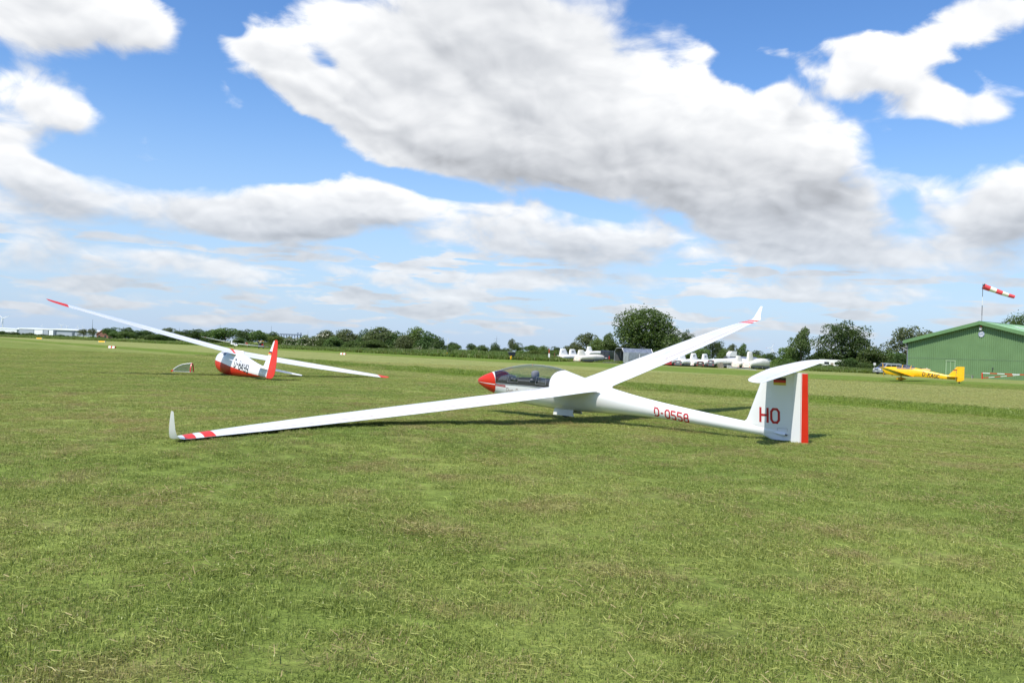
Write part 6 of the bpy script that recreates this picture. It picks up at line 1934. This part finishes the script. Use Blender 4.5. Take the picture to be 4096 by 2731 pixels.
def pier():
    D = 900
    a, b = at(1120, 1334, D), at(1206, 1339, D)
    g = thing('conveyor_bridge', 'grey conveyor bridge on trestles on the horizon above the flowering elders', 'bridge', Vector((a.x, a.y, 0)))
    mt = paint('far_steel', (.14, .18, .25), .7)
    L = b.x - a.x; z = a.z
    m = MB(); m.box((L / 2, 0, z - .6), (L, 3, 1.3)); m.build('gantry', mt, g)
    for k in range(8):
        m = MB(); m.box((L * (k + .5) / 8, 0, (z - 1.2) / 2), (.5, 1.5, z - 1.2)); m.build('trestle', mt, g)
    for x in (L - 4, L - .8):
        m = MB(); m.tube([(x, 0, 0), (x, 0, z + 1.2)], .45, 8); m.tube([(x, 0, z + .6), (x, 0, z + 1.7)], [1.3, .7], 8); m.build('tower', mt, g)
pier()
TURB = paint('turbine_white', (.66, .68, .71), .5)
TURBR = paint('turbine_red', (.50, .16, .14), .6)
def turbine(label, px, yhub, D, blade_px, rot, yaw=0.0, red=False):
    c = at(px, yhub, D)
    g = thing('wind_turbine', label, 'wind turbine', Vector((c.x, c.y, 0)), (0, 0, yaw), 'wind turbines on the horizon')
    R = blade_px * D / FPX
    z = c.z
    m = MB(); m.tube([(0, 0, 0), (0, 0, z * .5), (0, 0, z)], [R * .06, R * .045, R * .03], 10); m.build('tower', TURB, g)
    m = MB(); m.box((0, -R * .03, z), (R * .07, R * .2, R * .08)); no = m.build('nacelle', TURB, g)
    for k in range(3):
        a = R_(rot + 120 * k)
        dx, dz = math.sin(a), math.cos(a)
        px_, pz_ = dz, -dx
        def sec(t, w_):
            return [(dx * R * t + px_ * w_ * R, -R * .15 + q * R * .012, z + dz * R * t + pz_ * w_ * R) for w_, q in ((-w_ * .3, 0), (0, -1), (w_ * .7, 0), (0, 1))]
        m = MB(); m.loft([sec(t, w_) for t, w_ in ((.0, .05), (.12, .10), (.25, .12), (.5, .085), (.78, .055))]); bo = m.build('blade', TURB, g)
        m = MB(); m.loft([sec(t, w_) for t, w_ in ((.78, .056), (.88, .045), (1.0, .015))]); m.build('blade_tip', TURBR if red else TURB, bo)
    m = MB(); m.tube([(0, -R * .13, z), (0, -R * .19, z)], [R * .045, R * .015], 8); m.build('hub', TURB, no)
turbine('large pale wind turbine at the left edge above the first hall', 12, 1273, 2600, 32, -50)
turbine('small wind turbine left of the middle pair above the halls', 168, 1303, 4200, 9, 20)
turbine('wind turbine with spread blades above the middle of the halls', 247, 1302, 3000, 15, -62)
turbine('wind turbine close right of the one with spread blades', 269, 1306, 3400, 11, 70)
turbine('wind turbine left of the radio mast', 311, 1309, 3600, 12, 5)
turbine('smaller wind turbine nearest to the radio mast', 331, 1310, 4000, 9, -20)
turbine('near wind turbine with red blade bands between two dark oaks', 3085, 1391, 1300, 22, 28, 0, True)
turbine('wind turbine partly hidden behind the near one', 3090, 1401, 2400, 10, 150, 0, True)
turbine('faint far wind turbine above the left dark oak', 3036, 1404, 4000, 9, 40)
turbine('wind turbine mostly hidden left of the large wind-bent tree', 3262, 1383, 1700, 22, -70, 0, True)
turbine('wind turbine with red bands showing above the bush left of the hangar', 3479, 1393, 1500, 24, 55, 0, True)
STEEL = paint('lattice_steel', (.20, .24, .29), .7)
def pylon(label, px, yt, D, H=None, arms=True, name='pylon', cat='pylon', wid=.16):
    H = ztop(px, yt, D)
    g = thing(name, label, cat, gnd(px, D))
    m = MB()
    n = 7
    for k in range(4):
        sx, sy = ((1, 1), (1, -1), (-1, -1), (-1, 1))[k]
        m.tube([(sx * H * wid * .5, sy * H * wid * .5, 0), (sx * H * wid * .12, sy * H * wid * .12, H * .6), (0, 0, H)], H * .006, 4)
    m.build('mast', STEEL, g)
    m = MB()
    for i in range(n):
        z0, z1 = H * .9 * i / n, H * .9 * (i + 1) / n
        w0 = H * wid * .5 * max(.12, 1 - z0 / (H * .78)); w1 = H * wid * .5 * max(.12, 1 - z1 / (H * .78))
        m.tube([(-w0, 0, z0), (w1, 0, z1)], H * .004, 4); m.tube([(w0, 0, z0), (-w1, 0, z1)], H * .004, 4)
    o = m.build('bracing', STEEL, g); o['kind'] = 'stuff'
    if arms:
        for z, a in ((.66, .20), (.80, .16)):
            m = MB(); m.tube([(-H * a, 0, H * z), (0, 0, H * (z + .03)), (H * a, 0, H * z)], H * .007, 4); m.build('cross_arm', STEEL, g)
pylon('lattice power pylon behind the dark round bush', 1985, 1344, 900)
pylon('power pylon behind the treetops under the raised wing', 716, 1311, 1200)
pylon('thin radio mast right of the wind turbines', 368, 1277, 1500, arms=False, name='radio_mast', cat='mast', wid=.05)
pylon('radio mast above the trees behind the far glider', 878, 1297, 1500, arms=False, name='radio_mast', cat='mast', wid=.04)
pylon('radio mast with a thick middle behind the golf cart trees', 1083, 1303, 1400, arms=False, name='radio_mast', cat='mast', wid=.06)
pylon('short thin mast right of the conveyor bridge', 1230, 1325, 1400, arms=False, name='radio_mast', cat='mast', wid=.04)
